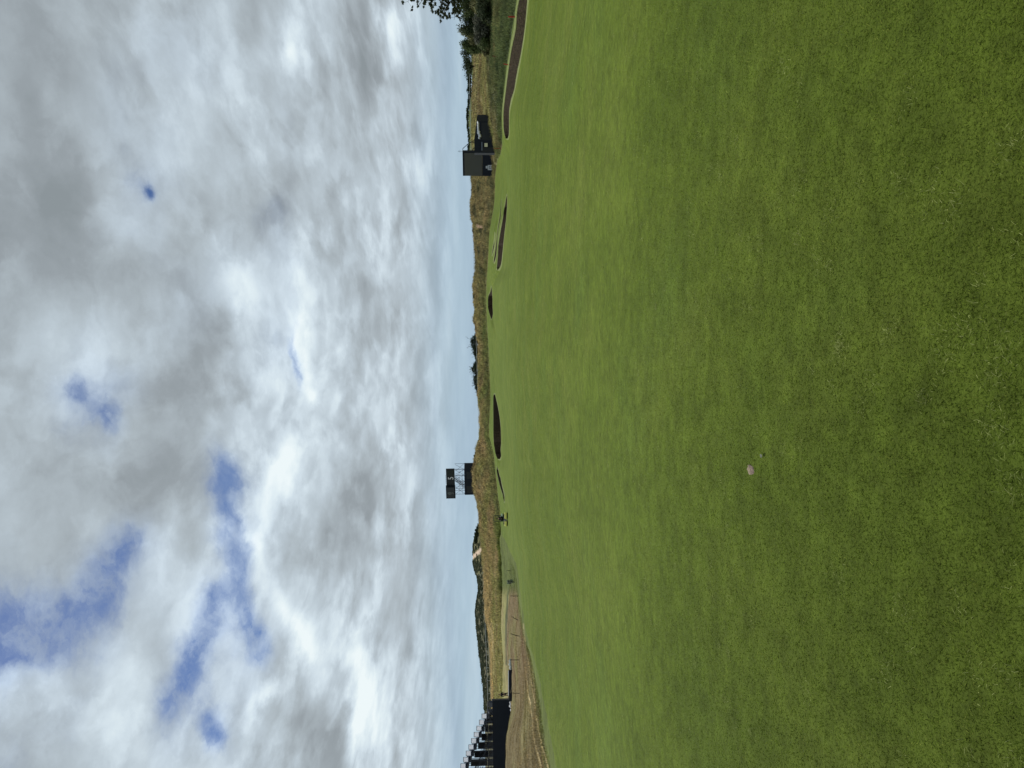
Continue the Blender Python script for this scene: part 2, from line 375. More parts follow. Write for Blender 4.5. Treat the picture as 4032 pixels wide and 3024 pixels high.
FAIR = {3100: 21, 3024: 22.5, 2900: 25, 2757: 30, 2600: 38, 2520: 49, 2470: 57, 2400: 65, 2300: 76, 2240: 85, 2200: 98, 2170: 113, 2130: 128, 2100: 146, 2050: 152,
        2000: 152, 1950: 157, 1900: 160, 1850: 163, 1800: 166, 1700: 167, 1600: 170, 1550: 183, 1500: 188, 1450: 192, 1350: 197, 1250: 202, 1190: 205,
        1130: 205, 1050: 188, 930: 168, 800: 158, 700: 157, 640: 148, 600: 118, 555: 97, 450: 87, 350: 75, 200: 59, 50: 49.5, -90: 43.5}
GREEN2 = {3100: 24.5, 2900: 28, 2757: 34, 2600: 42, 2470: 63, 2400: 72, 2300: 84, 2230: 98, 2200: 118, 2170: 135, 2130: 140, 2100: 150, 2050: 153, 0: 10}
_ph = rng.uniform(0, 6.28, (24, 2)); _dr = rng.normal(size=(24, 2))
def wav(x, y, wl, seed=0, n=7):                      # cheap smooth noise of wavelength wl
    r = np.random.default_rng(seed + 100); s = 0
    for i in range(n):
        th = r.uniform(0, 6.283); f = 6.283 / wl * r.uniform(.6, 1.7); s = s + np.sin(f * (x * math.cos(th) + y * math.sin(th)) + r.uniform(0, 6.28))
    return s / n * 1.6
def duneamp(a, y):
    fd = zone_d(a, FAIR); return np.clip((y - fd - 4) / 12, 0, 1) * np.clip((430 - y) / 60, 0, 1)
def Zt(x, y):
    x = np.asarray(x, float); y = np.asarray(y, float)
    a = x / np.maximum(y, 15.); am = duneamp(a, y) * np.where(a < -.2, .5, 1)
    return Zf(x, y) + am * (.36 * wav(x, y, 11, 1) + .26 * wav(x, y, 4.5, 2) + .12 * wav(x, y, 2.2, 6) + .22 * wav(x, y, 30, 3)) * np.clip(y / 160, .3, 1) + .015 * wav(x, y, 9, 4) * np.clip(y / 20, 0, 1)

# ---------------------------------------------------------------- bunkers (rims as photo columns with bottom and top X)
BUNK = [
 ("long deep revetted bunker with brown turf wall below the rough at the right edge", [(-80, 2095, 2056), (0, 2079, 2041), (50, 2075, 2033), (100, 2070, 2030), (200, 2055, 2011), (300, 2035, 1997), (350, 2027, 1991), (400, 2012, 1985), (450, 2006, 1981), (500, 2006, 1982), (530, 2005, 1986), (546, 2000, 1992)], 1, 2.0),
 ("long tapering dark bunker with a tall turf wall, nearest of the cluster right of centre", [(770, 1998, 1995), (800, 1998, 1989), (850, 1995, 1981), (930, 1986, 1967), (1000, 1979, 1957), (1040, 1974, 1954), (1055, 1968, 1956), (1064, 1961, 1958)], 1, 1.8),
 ("narrow dark bunker slit behind the long tapering one", [(788, 1975.5, 1974), (840, 1973, 1969), (900, 1967, 1960), (960, 1961, 1953), (1000, 1955, 1948), (1025, 1950, 1944), (1035, 1945, 1943)], 3, 1.6),
 ("smallest dark bunker slit, just beyond the narrow one in the cluster right of centre", [(915, 1956, 1954.5), (926, 1954, 1951.5), (960, 1948.8, 1943.5), (985, 1943.5, 1939), (1004, 1938.8, 1937)], 4, 1.4),
 ("dark eye shaped bunker with a pale grass lip under the central dune", [(1128, 1936, 1935), (1150, 1938, 1930), (1165, 1939, 1923), (1180, 1940, 1921.5), (1205, 1940, 1921.5), (1230, 1942, 1926), (1246, 1940, 1931), (1256, 1936, 1934)], 1, 1.7),
 ("wide dark bunker in the bank between the mown mound and the scoreboard tower", [(1553, 1950, 1945), (1562, 1952, 1942.5), (1600, 1961, 1942.5), (1650, 1969, 1943), (1700, 1973, 1943), (1745, 1974, 1944), (1770, 1972, 1947), (1795, 1974, 1954), (1808, 1969, 1960)], 1, 2.0),
 ("thin slanting bunker at the foot of the dune under the scoreboard tower", [(1838, 1958, 1956), (1855, 1964, 1956), (1880, 1971, 1959), (1910, 1977, 1965), (1940, 1984, 1975), (1960, 1987, 1981), (1976, 1988, 1986)], 1, 1.4),
]
# trench 2b of the cluster sits on the back knots
rims = []
for label, pts_, kk, dep in BUNK:
    near, back = [], []
    YY = np.array([p[0] for p in pts_], float); o = np.argsort(YY)
    Yd = np.linspace(YY.min(), YY.max(), 48)
    Xb = interp_sm(Yd, YY[o], np.array([p[1] for p in pts_], float)[o]); Xt = interp_sm(Yd, YY[o], np.array([p[2] for p in pts_], float)[o])
    ko = {1: 3, 3: 5, 4: 6}[kk]                        # knot index of the near rim in KD
    for Y, xb, xt in zip(Yd, Xb, Xt):
        a = pt(1950, Y, 100)[0] / 100
        d0 = float(interp_sm(np.array([a]), AC, KD[:, ko])[0]); d1 = float(interp_sm(np.array([a]), AC, KD[:, ko + 1])[0])
        dd = np.linspace(d0 - 1.5, d1 + 1.5, 240); zz = Zt(a * dd, dd)
        px, _ = unproj(np.stack([a * dd, dd, zz], 1))
        px = np.minimum.accumulate(px)
        db = float(np.interp(-xb, -px, dd)); dt = float(np.interp(-xt, -px, dd))
        if dt < db + .15: dt = db + .15
        near.append((a * db, db)); back.append((a * dt, dt))
    rims.append((label, np.array(near + back[::-1]), dep, len(near)))
def inside(poly, x, y):
    c = np.zeros(x.shape, bool); n = len(poly); j = n - 1
    bb = (x > poly[:, 0].min()) & (x < poly[:, 0].max()) & (y > poly[:, 1].min()) & (y < poly[:, 1].max())
    xi, yi = x[bb], y[bb]; cc = np.zeros(xi.shape, bool)
    for i in range(n):
        x0, y0 = poly[i]; x1, y1 = poly[j]
        if y0 != y1:
            cc ^= ((y0 > yi) != (y1 > yi)) & (xi < (x1 - x0) * (yi - y0) / (y1 - y0) + x0)
        j = i
    c[bb] = cc; return c

# ---------------------------------------------------------------- ground sheets
tt = np.unique(np.concatenate([np.linspace(-1.6, -.6, 50), np.linspace(-.6, .6, 1000), np.linspace(.6, 1.6, 50)]))
yy = np.unique(np.concatenate([np.linspace(-14, 3, 30), np.geomspace(3, 38, 130), np.linspace(38, 240, 520), np.linspace(240, 520, 90), np.geomspace(520, 6000, 14)]))
TT, YY2 = np.meshgrid(tt, yy); XX = TT * (YY2 + np.where(YY2 < 10, 16, 16) * np.clip(1 - YY2 / 400, 0, 1)) 
ZZ = Zt(XX, YY2)
GV = np.stack([XX, YY2, ZZ], -1).reshape(-1, 3)
nr, nc = XX.shape
idx = np.arange(nr * nc).reshape(nr, nc)
Q4 = np.stack([idx[:-1, :-1], idx[:-1, 1:], idx[1:, 1:], idx[1:, :-1]], -1).reshape(-1, 4)
cen = GV[Q4].mean(1)
hole = np.zeros(len(Q4), bool)
for _, poly, _, _ in rims: hole |= inside(poly, cen[:, 0], cen[:, 1])
ca = cen[:, 0] / np.maximum(cen[:, 1], 15.)
fd = zone_d(ca, FAIR) + .25 * wav(cen[:, 0], cen[:, 1], 3, 9)
isfair = cen[:, 1] < fd
# own colour of the rough, region by region
C_BROWN = np.array([.30, .232, .115]); C_OLIVE = np.array([.185, .180, .066]); C_GREEN = np.array([.095, .125, .036])
C_SCRUB = np.array([.040, .052, .024]); C_FIELD = np.array([.140, .100, .053]); C_SAND = np.array([.50, .38, .28]); C_SEMI = np.array([.100, .128, .028])
def blend(c, col, m): m = np.clip(m, 0, 1)[:, None]; return c * (1 - m) + col * m
def sm(x, a, b): t = np.clip((x - a) / (b - a), 0, 1); return t * t * (3 - 2 * t)
TRACK1 = {3100: 30, 3024: 33, 2900: 39, 2757: 48, 2600: 57, 2480: 62, 2400: 66, 0: 66}
TRACK2 = {3100: 25.5, 3024: 27, 2900: 32.5, 2757: 41, 2600: 50, 2480: 59, 2400: 64, 0: 64}
def rough_col(P):
    x, y, z = P[:, 0], P[:, 1], P[:, 2]
    X, Y = unproj(np.where(y[:, None] > 2, P, np.array([0, 5, 0.]))); a = x / np.maximum(y, 15.)
    n1, n2, n3 = wav(x, y, 14, 21), wav(x, y, 5, 22), wav(x, y, 40, 23)
    c = np.tile(C_BROWN, (len(x), 1))
    c = blend(c, C_OLIVE, .48 + .6 * n1)
    fd_ = zone_d(a, FAIR)
    c = blend(c, C_GREEN, (1 - sm(y - fd_, 4, 22)) * .75 + .2 * n2)                    # greener foot
    right = sm(-Y, -1250, -1050)
    c = blend(c, np.array([.150, .135, .062]), right * (.55 + .5 * n1))                # dark olive dunes right of centre
    c = blend(c, np.array([.060, .066, .034]), (y > fd_ + 3) * (Y < 2130) * sm(wav(x, y, 9, 71) + .5 * n2, .2, .7) * (.35 + .45 * right))
    rr = sm(-Y, -720, -560); c = blend(c, C_OLIVE, rr * (.6 + .4 * n1)); c = blend(c, C_GREEN, rr * (.35 + .7 * n2) * (y < 130))
    c = blend(c, np.array([.062, .088, .030]), rr * (1 - sm(y - fd_, 10, 26)) * .8)
    rg = sm(-Y, -520, -400) * (y < 125); c = blend(c, np.array([.072, .095, .036]), rg * (.75 + .5 * n1)); c = blend(c, np.array([.040, .058, .026]), rg * sm(wav(x, y, 5, 81), .1, .7) * .8)
    c = blend(c, C_FIELD * .9, rr * (1 - .6 * rg) * sm(n3 + .4 * n2, .2, .6) * .6)
    lf = sm(Y, 2180, 2300)
    dg = zone_d(a, GREEN2)
    fld = lf * (1 - sm(y - 0, 112, 128))
    c = blend(c, C_FIELD, fld * (.75 + .3 * n2)); c = blend(c, C_OLIVE * .95, fld * (sm(n1, -.1, .8) * .75)); c = blend(c, np.array([.155, .128, .058]), fld * sm(Y, 2600, 2800) * .55)
    c = blend(c, C_OLIVE * 1.1, lf * sm(y, 118, 135) * (1 - sm(y, 190, 215)) * (.75 + .3 * n1))
    c = blend(c, C_BROWN * 1.25, lf * sm(y, 185, 205) * (1 - sm(y, 235, 255)) * (.6 + .4 * n2))
    c = blend(c, C_SCRUB, lf * sm(y, 117, 121) * (1 - sm(y, 126, 132)) * .8 * (Y < 2620))
    c = blend(c, C_SEMI, (Y > 2040) * (1 - sm(y + 1.5 * n2 + .8 * wav(x, y, 2, 77), dg - 2, dg + 5 + .07 * y)))
    c = blend(c, C_SEMI * .8, sm(Y, 2090, 2130) * (1 - sm(Y, 2300, 2360)) * (1 - sm(y, 150, 160)))
    tr = np.abs(y - zone_d(a, TRACK1) - .3 * wav(x, y, 6, 31)) < .55                   # worn pale tracks beside the fairway
    tr |= np.abs(y - zone_d(a, TRACK2) - .3 * wav(x, y, 5, 32)) < .38
    c = blend(c, np.array([.42, .34, .18]), (tr & (Y > 2455)) * .85)
    c = blend(c, np.array([.34, .27, .15]), ((np.abs(y - 168) < 2.0) & (Y > 2170) & (Y < 2420)) * .7)   # footpath through the dune
    c = blend(c, np.array([.036, .042, .024]), sm(y, 245, 262) * (.8 + .2 * n2))                            # scrub beyond the dunes
    c = blend(c, C_OLIVE * .6, sm(y, 290, 330) * (Y > 2120) * (Y < 2260) * .7)
    sp = np.abs((Y - 2158) - (1903 - X) * .85 + 2 * n2) < 9                            # bare sand chute on the far hill
    c = blend(c, C_SAND * 1.0, (sp & (y > 300) & (y < 385)) * .95)
    sp2 = (np.abs(Y - 891 - (X - 1891) * .3) < 5) & (X > 1882) & (X < 1902) & (y < 240); c = blend(c, C_SAND, sp2 * .9)
    c = blend(c, C_GREEN * .9, (y > 240) * rr * .6)
    return c * 1.12 * (1 + .18 * n2 + .1 * n1)[:, None]
VC = rough_col(GV)
gm = bpy.data.materials.new('mown_grass'); gm.use_nodes = True
def grass_color(t, pos):                             # colour of the mown turf, in world space
    x_, y_, _ = t.sep(pos)
    big = t.noise(pos, .05, 3, .5); mid = t.noise(t.comb(t.m('MULTIPLY', x_, .8), t.m('MULTIPLY', y_, .45), 0.), .55, 6, .68); sml = t.noise(pos, 3.2, 5, .7)
    f = t.m('ADD', t.m('MULTIPLY', big, .35), t.m('MULTIPLY', mid, .65))
    c = t.ramp(f, [(.34, (.076, .114, .013)), (.46, (.094, .134, .016)), (.52, (.105, .144, .019)), (.58, (.116, .152, .023)), (.70, (.138, .170, .034))])
    g2 = t.noise(pos, .22, 4, .6)
    c = t.mix(t.mr(g2, .52, .66, 0, .5), c, (.098, .150, .026))
    line = t.m('SINE', t.m('MULTIPLY', t.m('ADD', t.m('ADD', x_, t.m('MULTIPLY', y_, -.10)), t.m('MULTIPLY', t.noise(pos, .02, 1), 5.0)), 2.4))
    line = t.m('MULTIPLY', t.mr(line, .55, 1.0, 0, 1, smooth=True), t.mr(t.noise(pos, .08, 3, .6), .42, .60, .01, .10))
    k = t.m('ADD', t.mr(sml, .32, .68, .79, 1.19), line)
    return t.vm('MULTIPLY', c, t.comb(k, k, k))
t = NT(gm.node_tree); p = gm.node_tree.nodes['Principled BSDF']
pos = t.n('ShaderNodeNewGeometry').outputs['Position']
fine = t.noise(pos, 55, 3, .7); fine2 = t.noise(pos, 9, 4, .7)
k = t.mr(t.m('ADD', t.m('MULTIPLY', fine, .4), t.m('MULTIPLY', fine2, .6)), .36, .64, .70, 1.22)
pz = t.sep(pos)
# mower passes: faint lighter stripes across the far fairway
st_ = t.m('SINE', t.m('MULTIPLY', t.m('ADD', t.m('MULTIPLY', pz[0], .75), t.m('ADD', t.m('MULTIPLY', pz[1], .5), t.m('MULTIPLY', t.noise(pos, .06, 2), 8))), 1.35))
stf = t.m('ADD', 1.0, t.m('MULTIPLY', st_, .028))
kk = t.m('MULTIPLY', t.m('MULTIPLY', k, stf), t.mr(pz[1], 1.5, 9.0, .66, 1.0))   # near thatch darkened in its colour, standing in for shade between blades
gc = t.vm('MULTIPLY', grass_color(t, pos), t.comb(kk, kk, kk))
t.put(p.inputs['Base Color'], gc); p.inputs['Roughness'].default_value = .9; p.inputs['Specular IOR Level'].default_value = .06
p.inputs['Sheen Weight'].default_value = .05; p.inputs['Sheen Roughness'].default_value = .5; p.inputs['Sheen Tint'].default_value = (.7, .8, .3, 1)
b = t.n('ShaderNodeBump'); b.inputs['Strength'].default_value = .6; b.inputs['Distance'].default_value = .02
t.put(b.inputs['Height'], t.noise(pos, 60, 4, .7)); t.put(p.inputs['Normal'], b.outputs[0])
rm = bpy.data.materials.new('rough_ground'); rm.use_nodes = True
t = NT(rm.node_tree); p = rm.node_tree.nodes['Principled BSDF']
at = t.n('ShaderNodeVertexColor'); at.layer_name = 'tint'; pos = t.n('ShaderNodeNewGeometry').outputs['Position']
k = t.m('ADD', t.m('MULTIPLY', t.noise(pos, 1.3, 6, .7), .5), t.m('MULTIPLY', t.noise(pos, 9, 4, .7), .5)); k = t.mr(k, .35, .65, .55, 1.4)
t.put(p.inputs['Base Color'], t.vm('MULTIPLY', at.outputs[0], t.comb(k, k, k))); p.inputs['Roughness'].default_value = .9; p.inputs['Specular IOR Level'].default_value = .1
b = t.n('ShaderNodeBump'); b.inputs['Strength'].default_value = .8; b.inputs['Distance'].default_value = .15
t.put(b.inputs['Height'], t.noise(pos, 3, 6, .75)); t.put(p.inputs['Normal'], b.outputs[0])
def sub(name, mask, mat):
    q = Q4[mask]; u, inv = np.unique(q, return_inverse=True)
    me = arr_mesh(name, GV[u], inv.reshape(-1, 4), 4, VC[u], True)
    return tag(link(name, me, None, mat), kind='structure')
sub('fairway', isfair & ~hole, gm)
sub('rough_ground', ~isfair & ~hole, rm)
# land all round, beyond and behind what the photograph shows
mb = MB(); mb.add([(-9000, -9000, -14), (9000, -9000, -14), (9000, 9000, -14), (-9000, 9000, -14)], [(0, 1, 2, 3)])
tag(mb.build('distant_land', pmat('distant_land', (.07, .09, .04), .9, scale=.01)), kind='structure')

# bunkers
wallm = bpy.data.materials.new('stacked_turf'); wallm.use_nodes = True
t = NT(wallm.node_tree); p = wallm.node_tree.nodes['Principled BSDF']; pos = t.n('ShaderNodeNewGeometry').outputs['Position']
lay = t.m('SINE', t.m('MULTIPLY', t.m('ADD', t.sep(pos)[2], t.m('MULTIPLY', t.noise(pos, .5, 2), .25)), 70.))
nz = t.m('ADD', t.m('MULTIPLY', t.noise(pos, 6, 6, .7), .8), t.m('MULTIPLY', lay, .09))
t.put(p.inputs['Base Color'], t.ramp(nz, [(.28, (.014, .010, .006)), (.42, (.050, .036, .024)), (.58, (.120, .092, .062))])); p.inputs['Roughness'].default_value = .95; p.inputs['Specular IOR Level'].default_value = .1
sandm = pmat('bunker_sand', (.30, .24, .17), .95, scale=3, bump=.3)
lipm = pmat('pale_turf_lip', (.15, .18, .055), .9, var=.25, scale=4)
for label, poly, dep, nn in rims:
    c0 = poly.mean(0); n = len(poly)
    zr = Zt(poly[:, 0], poly[:, 1]); fz = zr[:nn].min() - .55
    e = empty('bunker', (c0[0], c0[1], fz), 0, label, 'bunker', 'revetted bunkers along the fairway')
    nxt, prv = np.roll(poly, -1, 0), np.roll(poly, 1, 0); tg = nxt - prv; tg /= np.linalg.norm(tg, axis=1)[:, None] + 1e-9
    nin = np.stack([-tg[:, 1], tg[:, 0]], 1)                                            # inward normal
    if np.sum((c0 - poly) * nin) < 0: nin = -nin
    K = 12; V = []; Fc = []
    for r in range(K + 1):
        for s_, wdt in ((0, 0), (1, 1)):
            if r == K and s_: continue
            ins = .02 + .012 * (r + (s_)) + (.015 if s_ else 0)
            for i in range(n):
                h = zr[i] - .02 - (zr[i] - fz) * (r / K)
                V.append((poly[i, 0] + nin[i, 0] * ins * .6 - c0[0], poly[i, 1] + nin[i, 1] * ins * .6 - c0[1], h - fz - (.012 if s_ else 0)))
    rows = len(V) // n
    for r in range(rows - 1):
        for i in range(n): Fc.append((r * n + i, r * n + (i + 1) % n, (r + 1) * n + (i + 1) % n, (r + 1) * n + i))
    m_ = MB(); m_.v = V; m_.f = Fc; m_.build('turf_wall', wallm, e)
    m_ = MB(); m_.add([(q[0] - c0[0], q[1] - c0[1], .03) for q in poly] , [(i, (i + 1) % (nn), n - 1 - (i + 1), n - 1 - i) for i in range(nn - 1)]); m_.build('sand_floor', sandm, e)
    m_ = MB(); ow = .03 + .0009 * c0[1]
    m_.add([(poly[i, 0] + nin[i, 0] * .03 - c0[0], poly[i, 1] + nin[i, 1] * .03 - c0[1], zr[i] - fz - .05) for i in range(n)] +
           [(poly[i, 0] - c0[0], poly[i, 1] - c0[1], zr[i] - fz + .05) for i in range(n)] +
           [(poly[i, 0] - nin[i, 0] * ow - c0[0], poly[i, 1] - nin[i, 1] * ow - c0[1], float(Zt(*(poly[i] - nin[i] * ow))) - fz + .045) for i in range(n)] +
           [(poly[i, 0] - nin[i, 0] * ow * 1.8 - c0[0], poly[i, 1] - nin[i, 1] * ow * 1.8 - c0[1], float(Zt(*(poly[i] - nin[i] * ow * 1.8))) - fz - .03) for i in range(n)],
           [(r * n + i, r * n + (i + 1) % n, (r + 1) * n + (i + 1) % n, (r + 1) * n + i) for r in range(3) for i in range(n)])
    m_.build('turf_lip', lipm, e, smooth=True)

# ---------------------------------------------------------------- grass blades
def blades(P, H, Wd, cols, tilt=(.15, .9), bend=.6, seed=1):
    """P (n,3) roots -> curved tapered blades, 5 verts / 3 tris each"""
    r = np.random.default_rng(seed); n = len(P)
    az = r.uniform(0, 2 * np.pi, n); tl = r.uniform(tilt[0], tilt[1], n)
    d = np.stack([np.cos(az), np.sin(az), np.zeros(n)], 1)
    az2 = az + np.pi / 2 + r.normal(0, .5, n); s = np.stack([np.cos(az2), np.sin(az2), np.zeros(n)], 1)
    upv = np.array([0, 0, 1.])
    m1 = P + (d * np.sin(tl)[:, None] + upv * np.cos(tl)[:, None]) * (H * .5)[:, None]
    t2 = np.minimum(tl + bend * r.uniform(.3, 1.4, n), 1.54)
    tip = m1 + (d * np.sin(t2)[:, None] + upv * np.cos(t2)[:, None]) * (H * .5)[:, None]
    hw = (Wd / 2)[:, None]
    V = np.stack([P - s * hw, P + s * hw, m1 + s * hw * .8, m1 - s * hw * .8, tip], 1).reshape(-1, 3)
    b = (np.arange(n) * 5)[:, None]
    T = np.concatenate([b + [0, 1, 2], b + [0, 2, 3], b + [3, 2, 4]], 1).reshape(-1, 3)
    return V, T, np.repeat(cols, 5, 0)
def scatter(n, y0, y1, amin, amax, power=1.0):
    u = rng.uniform(0, 1, n)
    y = (y0 ** power + u * (y1 ** power - y0 ** power)) ** (1 / power); x = rng.uniform(amin, amax, n) * (y + .8)
    return x, y
bm_ = bpy.data.materials.new('grass_blades'); bm_.use_nodes = True
t = NT(bm_.node_tree); p = bm_.node_tree.nodes['Principled BSDF']
at = t.n('ShaderNodeVertexColor'); at.layer_name = 'tint'; pos = t.n('ShaderNodeNewGeometry').outputs['Position']
gc = t.vm('MULTIPLY', grass_color(t, pos), at.outputs[0]); t.put(p.inputs['Base Color'], gc)
p.inputs['Roughness'].default_value = .8; p.inputs['Specular IOR Level'].default_value = .04
tr_ = t.n('ShaderNodeBsdfTranslucent'); t.put(tr_.inputs[0], gc); mx = t.n('ShaderNodeMixShader'); mx.inputs[0].default_value = .4
t.t.links.new(p.outputs[0], mx.inputs[1]); t.t.links.new(tr_.outputs[0], mx.inputs[2]); t.t.links.new(mx.outputs[0], bm_.node_tree.nodes['Material Output'].inputs[0])
Vs, Ts, Cs, base = [], [], [], 0
def addb(P, H, Wd, c, **k):
    global base
    V, T, C = blades(P, H, Wd, c, **k); Vs.append(V); Ts.append(T + base); Cs.append(C); base += len(V)
n = 2000000; x, y = scatter(n, 1.2, 105, -.60, .60, .42)
keep = rng.uniform(0, 1, n) < np.clip((105 - y) / 85, 0, 1) * (y < zone_d(x / np.maximum(y, 15.), FAIR) - .3) * (y < 42 + 75 * rng.uniform(0, 1, n) ** 2); x, y = x[keep], y[keep]; n = len(x)
z = Zt(x, y) - .003; cl = 1 + .13 * wav(x, y, .45, 41) + .12 * wav(x, y, .16, 42)
v = rng.normal(1.0, .2, n).clip(.4, 1.7) * cl * np.interp(y, [1.2, 2.2, 5, 12, 30, 60], [.98, 1.08, 1.40, 1.40, 1.28, 1.15]); fl = np.clip((y - 2) / 7, 0, 1); yel = rng.uniform(0, 1, n) + .05 * wav(x, y, .7, 91) > .90  # tint rises with distance: brighter grazing-angle light painted into the blade colour
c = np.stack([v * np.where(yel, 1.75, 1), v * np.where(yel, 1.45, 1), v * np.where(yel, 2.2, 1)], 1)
xs, ys = scatter(2600000, .5, 16, -1.2, 1.2, .9)                       # margin beside the view, sparser
ok = (np.abs(xs) > .60 * (ys + .8)) & (np.abs(xs) < .60 * (ys + .8) + 3.5); xs, ys = xs[ok][:420000], ys[ok][:420000]; ns = len(xs)
vs_ = rng.normal(1.1, .22, ns).clip(.5, 1.7)
addb(np.stack([xs, ys, Zt(xs, ys) - .003], 1), .02 * rng.uniform(.5, 1.4, ns), (.0020 + .0007 * ys) * rng.uniform(.6, 1.4, ns), np.stack([vs_] * 3, 1), tilt=(.5, 1.4), bend=.45, seed=4)
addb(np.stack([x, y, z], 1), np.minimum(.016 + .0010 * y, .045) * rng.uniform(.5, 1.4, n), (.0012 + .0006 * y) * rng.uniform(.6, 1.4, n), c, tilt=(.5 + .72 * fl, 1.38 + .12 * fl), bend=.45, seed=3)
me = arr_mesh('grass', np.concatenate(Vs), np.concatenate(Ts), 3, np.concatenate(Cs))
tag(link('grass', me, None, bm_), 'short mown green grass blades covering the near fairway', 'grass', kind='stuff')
# pale coarse grass tufts in the near turf
Vs, Ts, Cs, base = [], [], [], 0
nt_ = 650; x0, y0 = scatter(nt_, 1.6, 16, -.58, .58, 1.5); 
for (X, Y) in ((3260, 1330), (3250, 1390), (3380, 1500), (3680, 1360), (3640, 1400), (3900, 1330), (3860, 1450), (3440, 1300), (3850, 1700), (2700, 1850), (2950, 950), (3120, 700), (3600, 760), (3700, 800), (3760, 1290), (3900, 600), (3920, 1900), (3960, 2280), (3500, 2400), (3030, 250)):
    v = ray(X, Y); s_ = CAMZ / -v[2] * .97; x0 = np.append(x0, v[0] * s_); y0 = np.append(y0, v[1] * s_)
for i, (xc, yc) in enumerate(zip(x0, y0)):
    n = int(rng.integers(3, 30)) if i < nt_ else int(rng.integers(24, 44)); sp = rng.uniform(.015, .05) if i < nt_ else .04
    x = xc + rng.normal(0, sp, n); y = yc + rng.normal(0, sp, n); v = rng.uniform(.75, 1.35, n)
    c = np.array([.23, .26, .085])[None] * v[:, None]
    addb(np.stack([x, y, Zt(x, y) + .009], 1), rng.uniform(.010, .026, n), rng.uniform(.0010, .0018, n) * (1 + yc * .14), c * 1.1, tilt=(.5, 1.45), bend=.5, seed=500 + i)
fm = foliage_mat('dry_grass', .3, .3, 2)
me = arr_mesh('coarse_grass', np.concatenate(Vs), np.concatenate(Ts), 3, np.concatenate(Cs))
tag(link('coarse_grass', me, None, fm), 'pale yellowish coarse grass tufts scattered through the near turf', 'grass', kind='stuff')

# long grass on dunes and rough
Vs, Ts, Cs, base = [], [], [], 0
def long_grass(n, y0, y1, a0, a1, h, wd, pw=1.2, maxd=None, tilt=(.05, .7), keep=None, cmul=1.0):
    u = rng.uniform(0, 1, n); y = (y0 ** pw + u * (y1 ** pw - y0 ** pw)) ** (1 / pw); x = rng.uniform(a0, a1, n) * y
    a = x / y; ok = y > zone_d(a, FAIR) + .6
    for _, poly, _, _ in rims: ok &= ~inside(poly, x, y)
    if keep is not None: ok &= keep(x, y)
    x, y = x[ok], y[ok]; P = np.stack([x, y, Zt(x, y) - .02], 1); m = len(x)
    c = rough_col(P) * cmul * (rng.normal(1.05, .3, m) * (1 + .42 * wav(x, y * .6, 2.6, 61) + .2 * wav(x, y, 1.1, 62))).clip(.28, 2.2)[:, None]
    dry = rng.uniform(0, 1, m) > .8; c[dry] = c[dry] * np.array([1.5, 1.35, 1.3])
    hh = h * rng.uniform(.5, 1.3, m) * (1 + .45 * wav(x, y, 6, 51)).clip(.3, 2)
    edge = np.clip((y - zone_d(x / y, FAIR)) / 6, .25, 1)
    addb(P, hh * edge, wd * rng.uniform(.6, 1.5, m), c, tilt=tilt, seed=int(n + y0), bend=.7)
inv = lambda Y: pt(1950, Y, 100)[0] / 100
long_grass(240000, 150, 235, inv(2450), inv(650), .75, .10, 1.5)
long_grass(90000, 150, 262, inv(3060), inv(2300), .30, .12)
long_grass(110000, 46, 170, inv(640), inv(-60), .5, .045, .8)
long_grass(40000, 160, 260, inv(760), inv(-60), .5, .12)
ndbl = lambda x, y: y > zone_d(x / y, GREEN2)
long_grass(120000, 23, 115, inv(3080), inv(2190), .11, .02, .8, keep=ndbl)
me = arr_mesh('long_grass', np.concatenate(Vs), np.concatenate(Ts), 3, np.concatenate(Cs))
tag(link('long_grass', me, None, foliage_mat('long_grass', .45, .35, .8)), 'long tan and olive dune grass on the banks behind the fairway', 'grass', kind='stuff')
# ---------------------------------------------------------------- placing things
def az(Y): return pt(1950, Y, 100)[0] / 100
def ground(Y, d): x = az(Y) * d; return np.array([x, d, float(Zt(x, d))])
def dist_at(X, Y, d0, d1):                            # distance where the ground is seen at photo pixel X,Y
    dd = np.linspace(d0, d1, 400); x = az(Y) * dd; px, _ = unproj(np.stack([x, dd, Zt(x, dd)], 1)); px = np.minimum.accumulate(px)
    return float(np.interp(-X, -px, dd))
BLACK = pmat('black_cloth', (.010, .014, .022), .8, var=.2, scale=1.2)
BLACK2 = pmat('black_panel', (.016, .019, .022), .5, var=.2, scale=1)
STEEL = pmat('galvanised_steel', (.28, .33, .42), .5, .3)
DSTEEL = pmat('dark_steel', (.05, .06, .085), .5, .3)
WHITE = pmat('white_paint', (.75, .76, .78), .6, var=.06)
GREY = pmat('grey_panel', (.105, .105, .095), .7, var=.08, scale=.8)

# --- scoreboard tower on the dune
D = 207; s = D / F; th = math.radians(30); Yc = 1885
g = ground(Yc, D); gz = g[2] - .3
def lx(Y): return (Yc - Y) * s / math.cos(th)
def lz(X, Y=1885): return CAMZ + (Xh(Y) - X) * s - gz
tw = empty('scoreboard_tower', (g[0], g[1], gz), -th, 'tall black scoreboard on scaffolding standing on the brown dune, with a white 5', 'scoreboard')
m = MB(); m.box(lx(1938), lx(1830), -1.5, 1.5, 0, lz(1829.5)); m.build('base_box', BLACK, tw, bevel=.03)
for a_, b_ in ((1929, 1900), (1870, 1840)): m = MB(); m.box(lx(a_), lx(b_), -1.53, -1.502, .3, lz(1838)); m.build('cloth_panel', BLACK2, tw)
for k in range(9): x = lx(1932 - k * 12); m = MB(); m.box(x, x + .45, -1.56, -1.5, lz(1829.5), lz(1828.6)); m.build('trim_clip', STEEL, tw)
m = MB(); m.box(lx(1896), lx(1828), -1.7, -1.2, lz(1792), lz(1759)); rb = m.build('score_board', BLACK2, tw, bevel=.03)
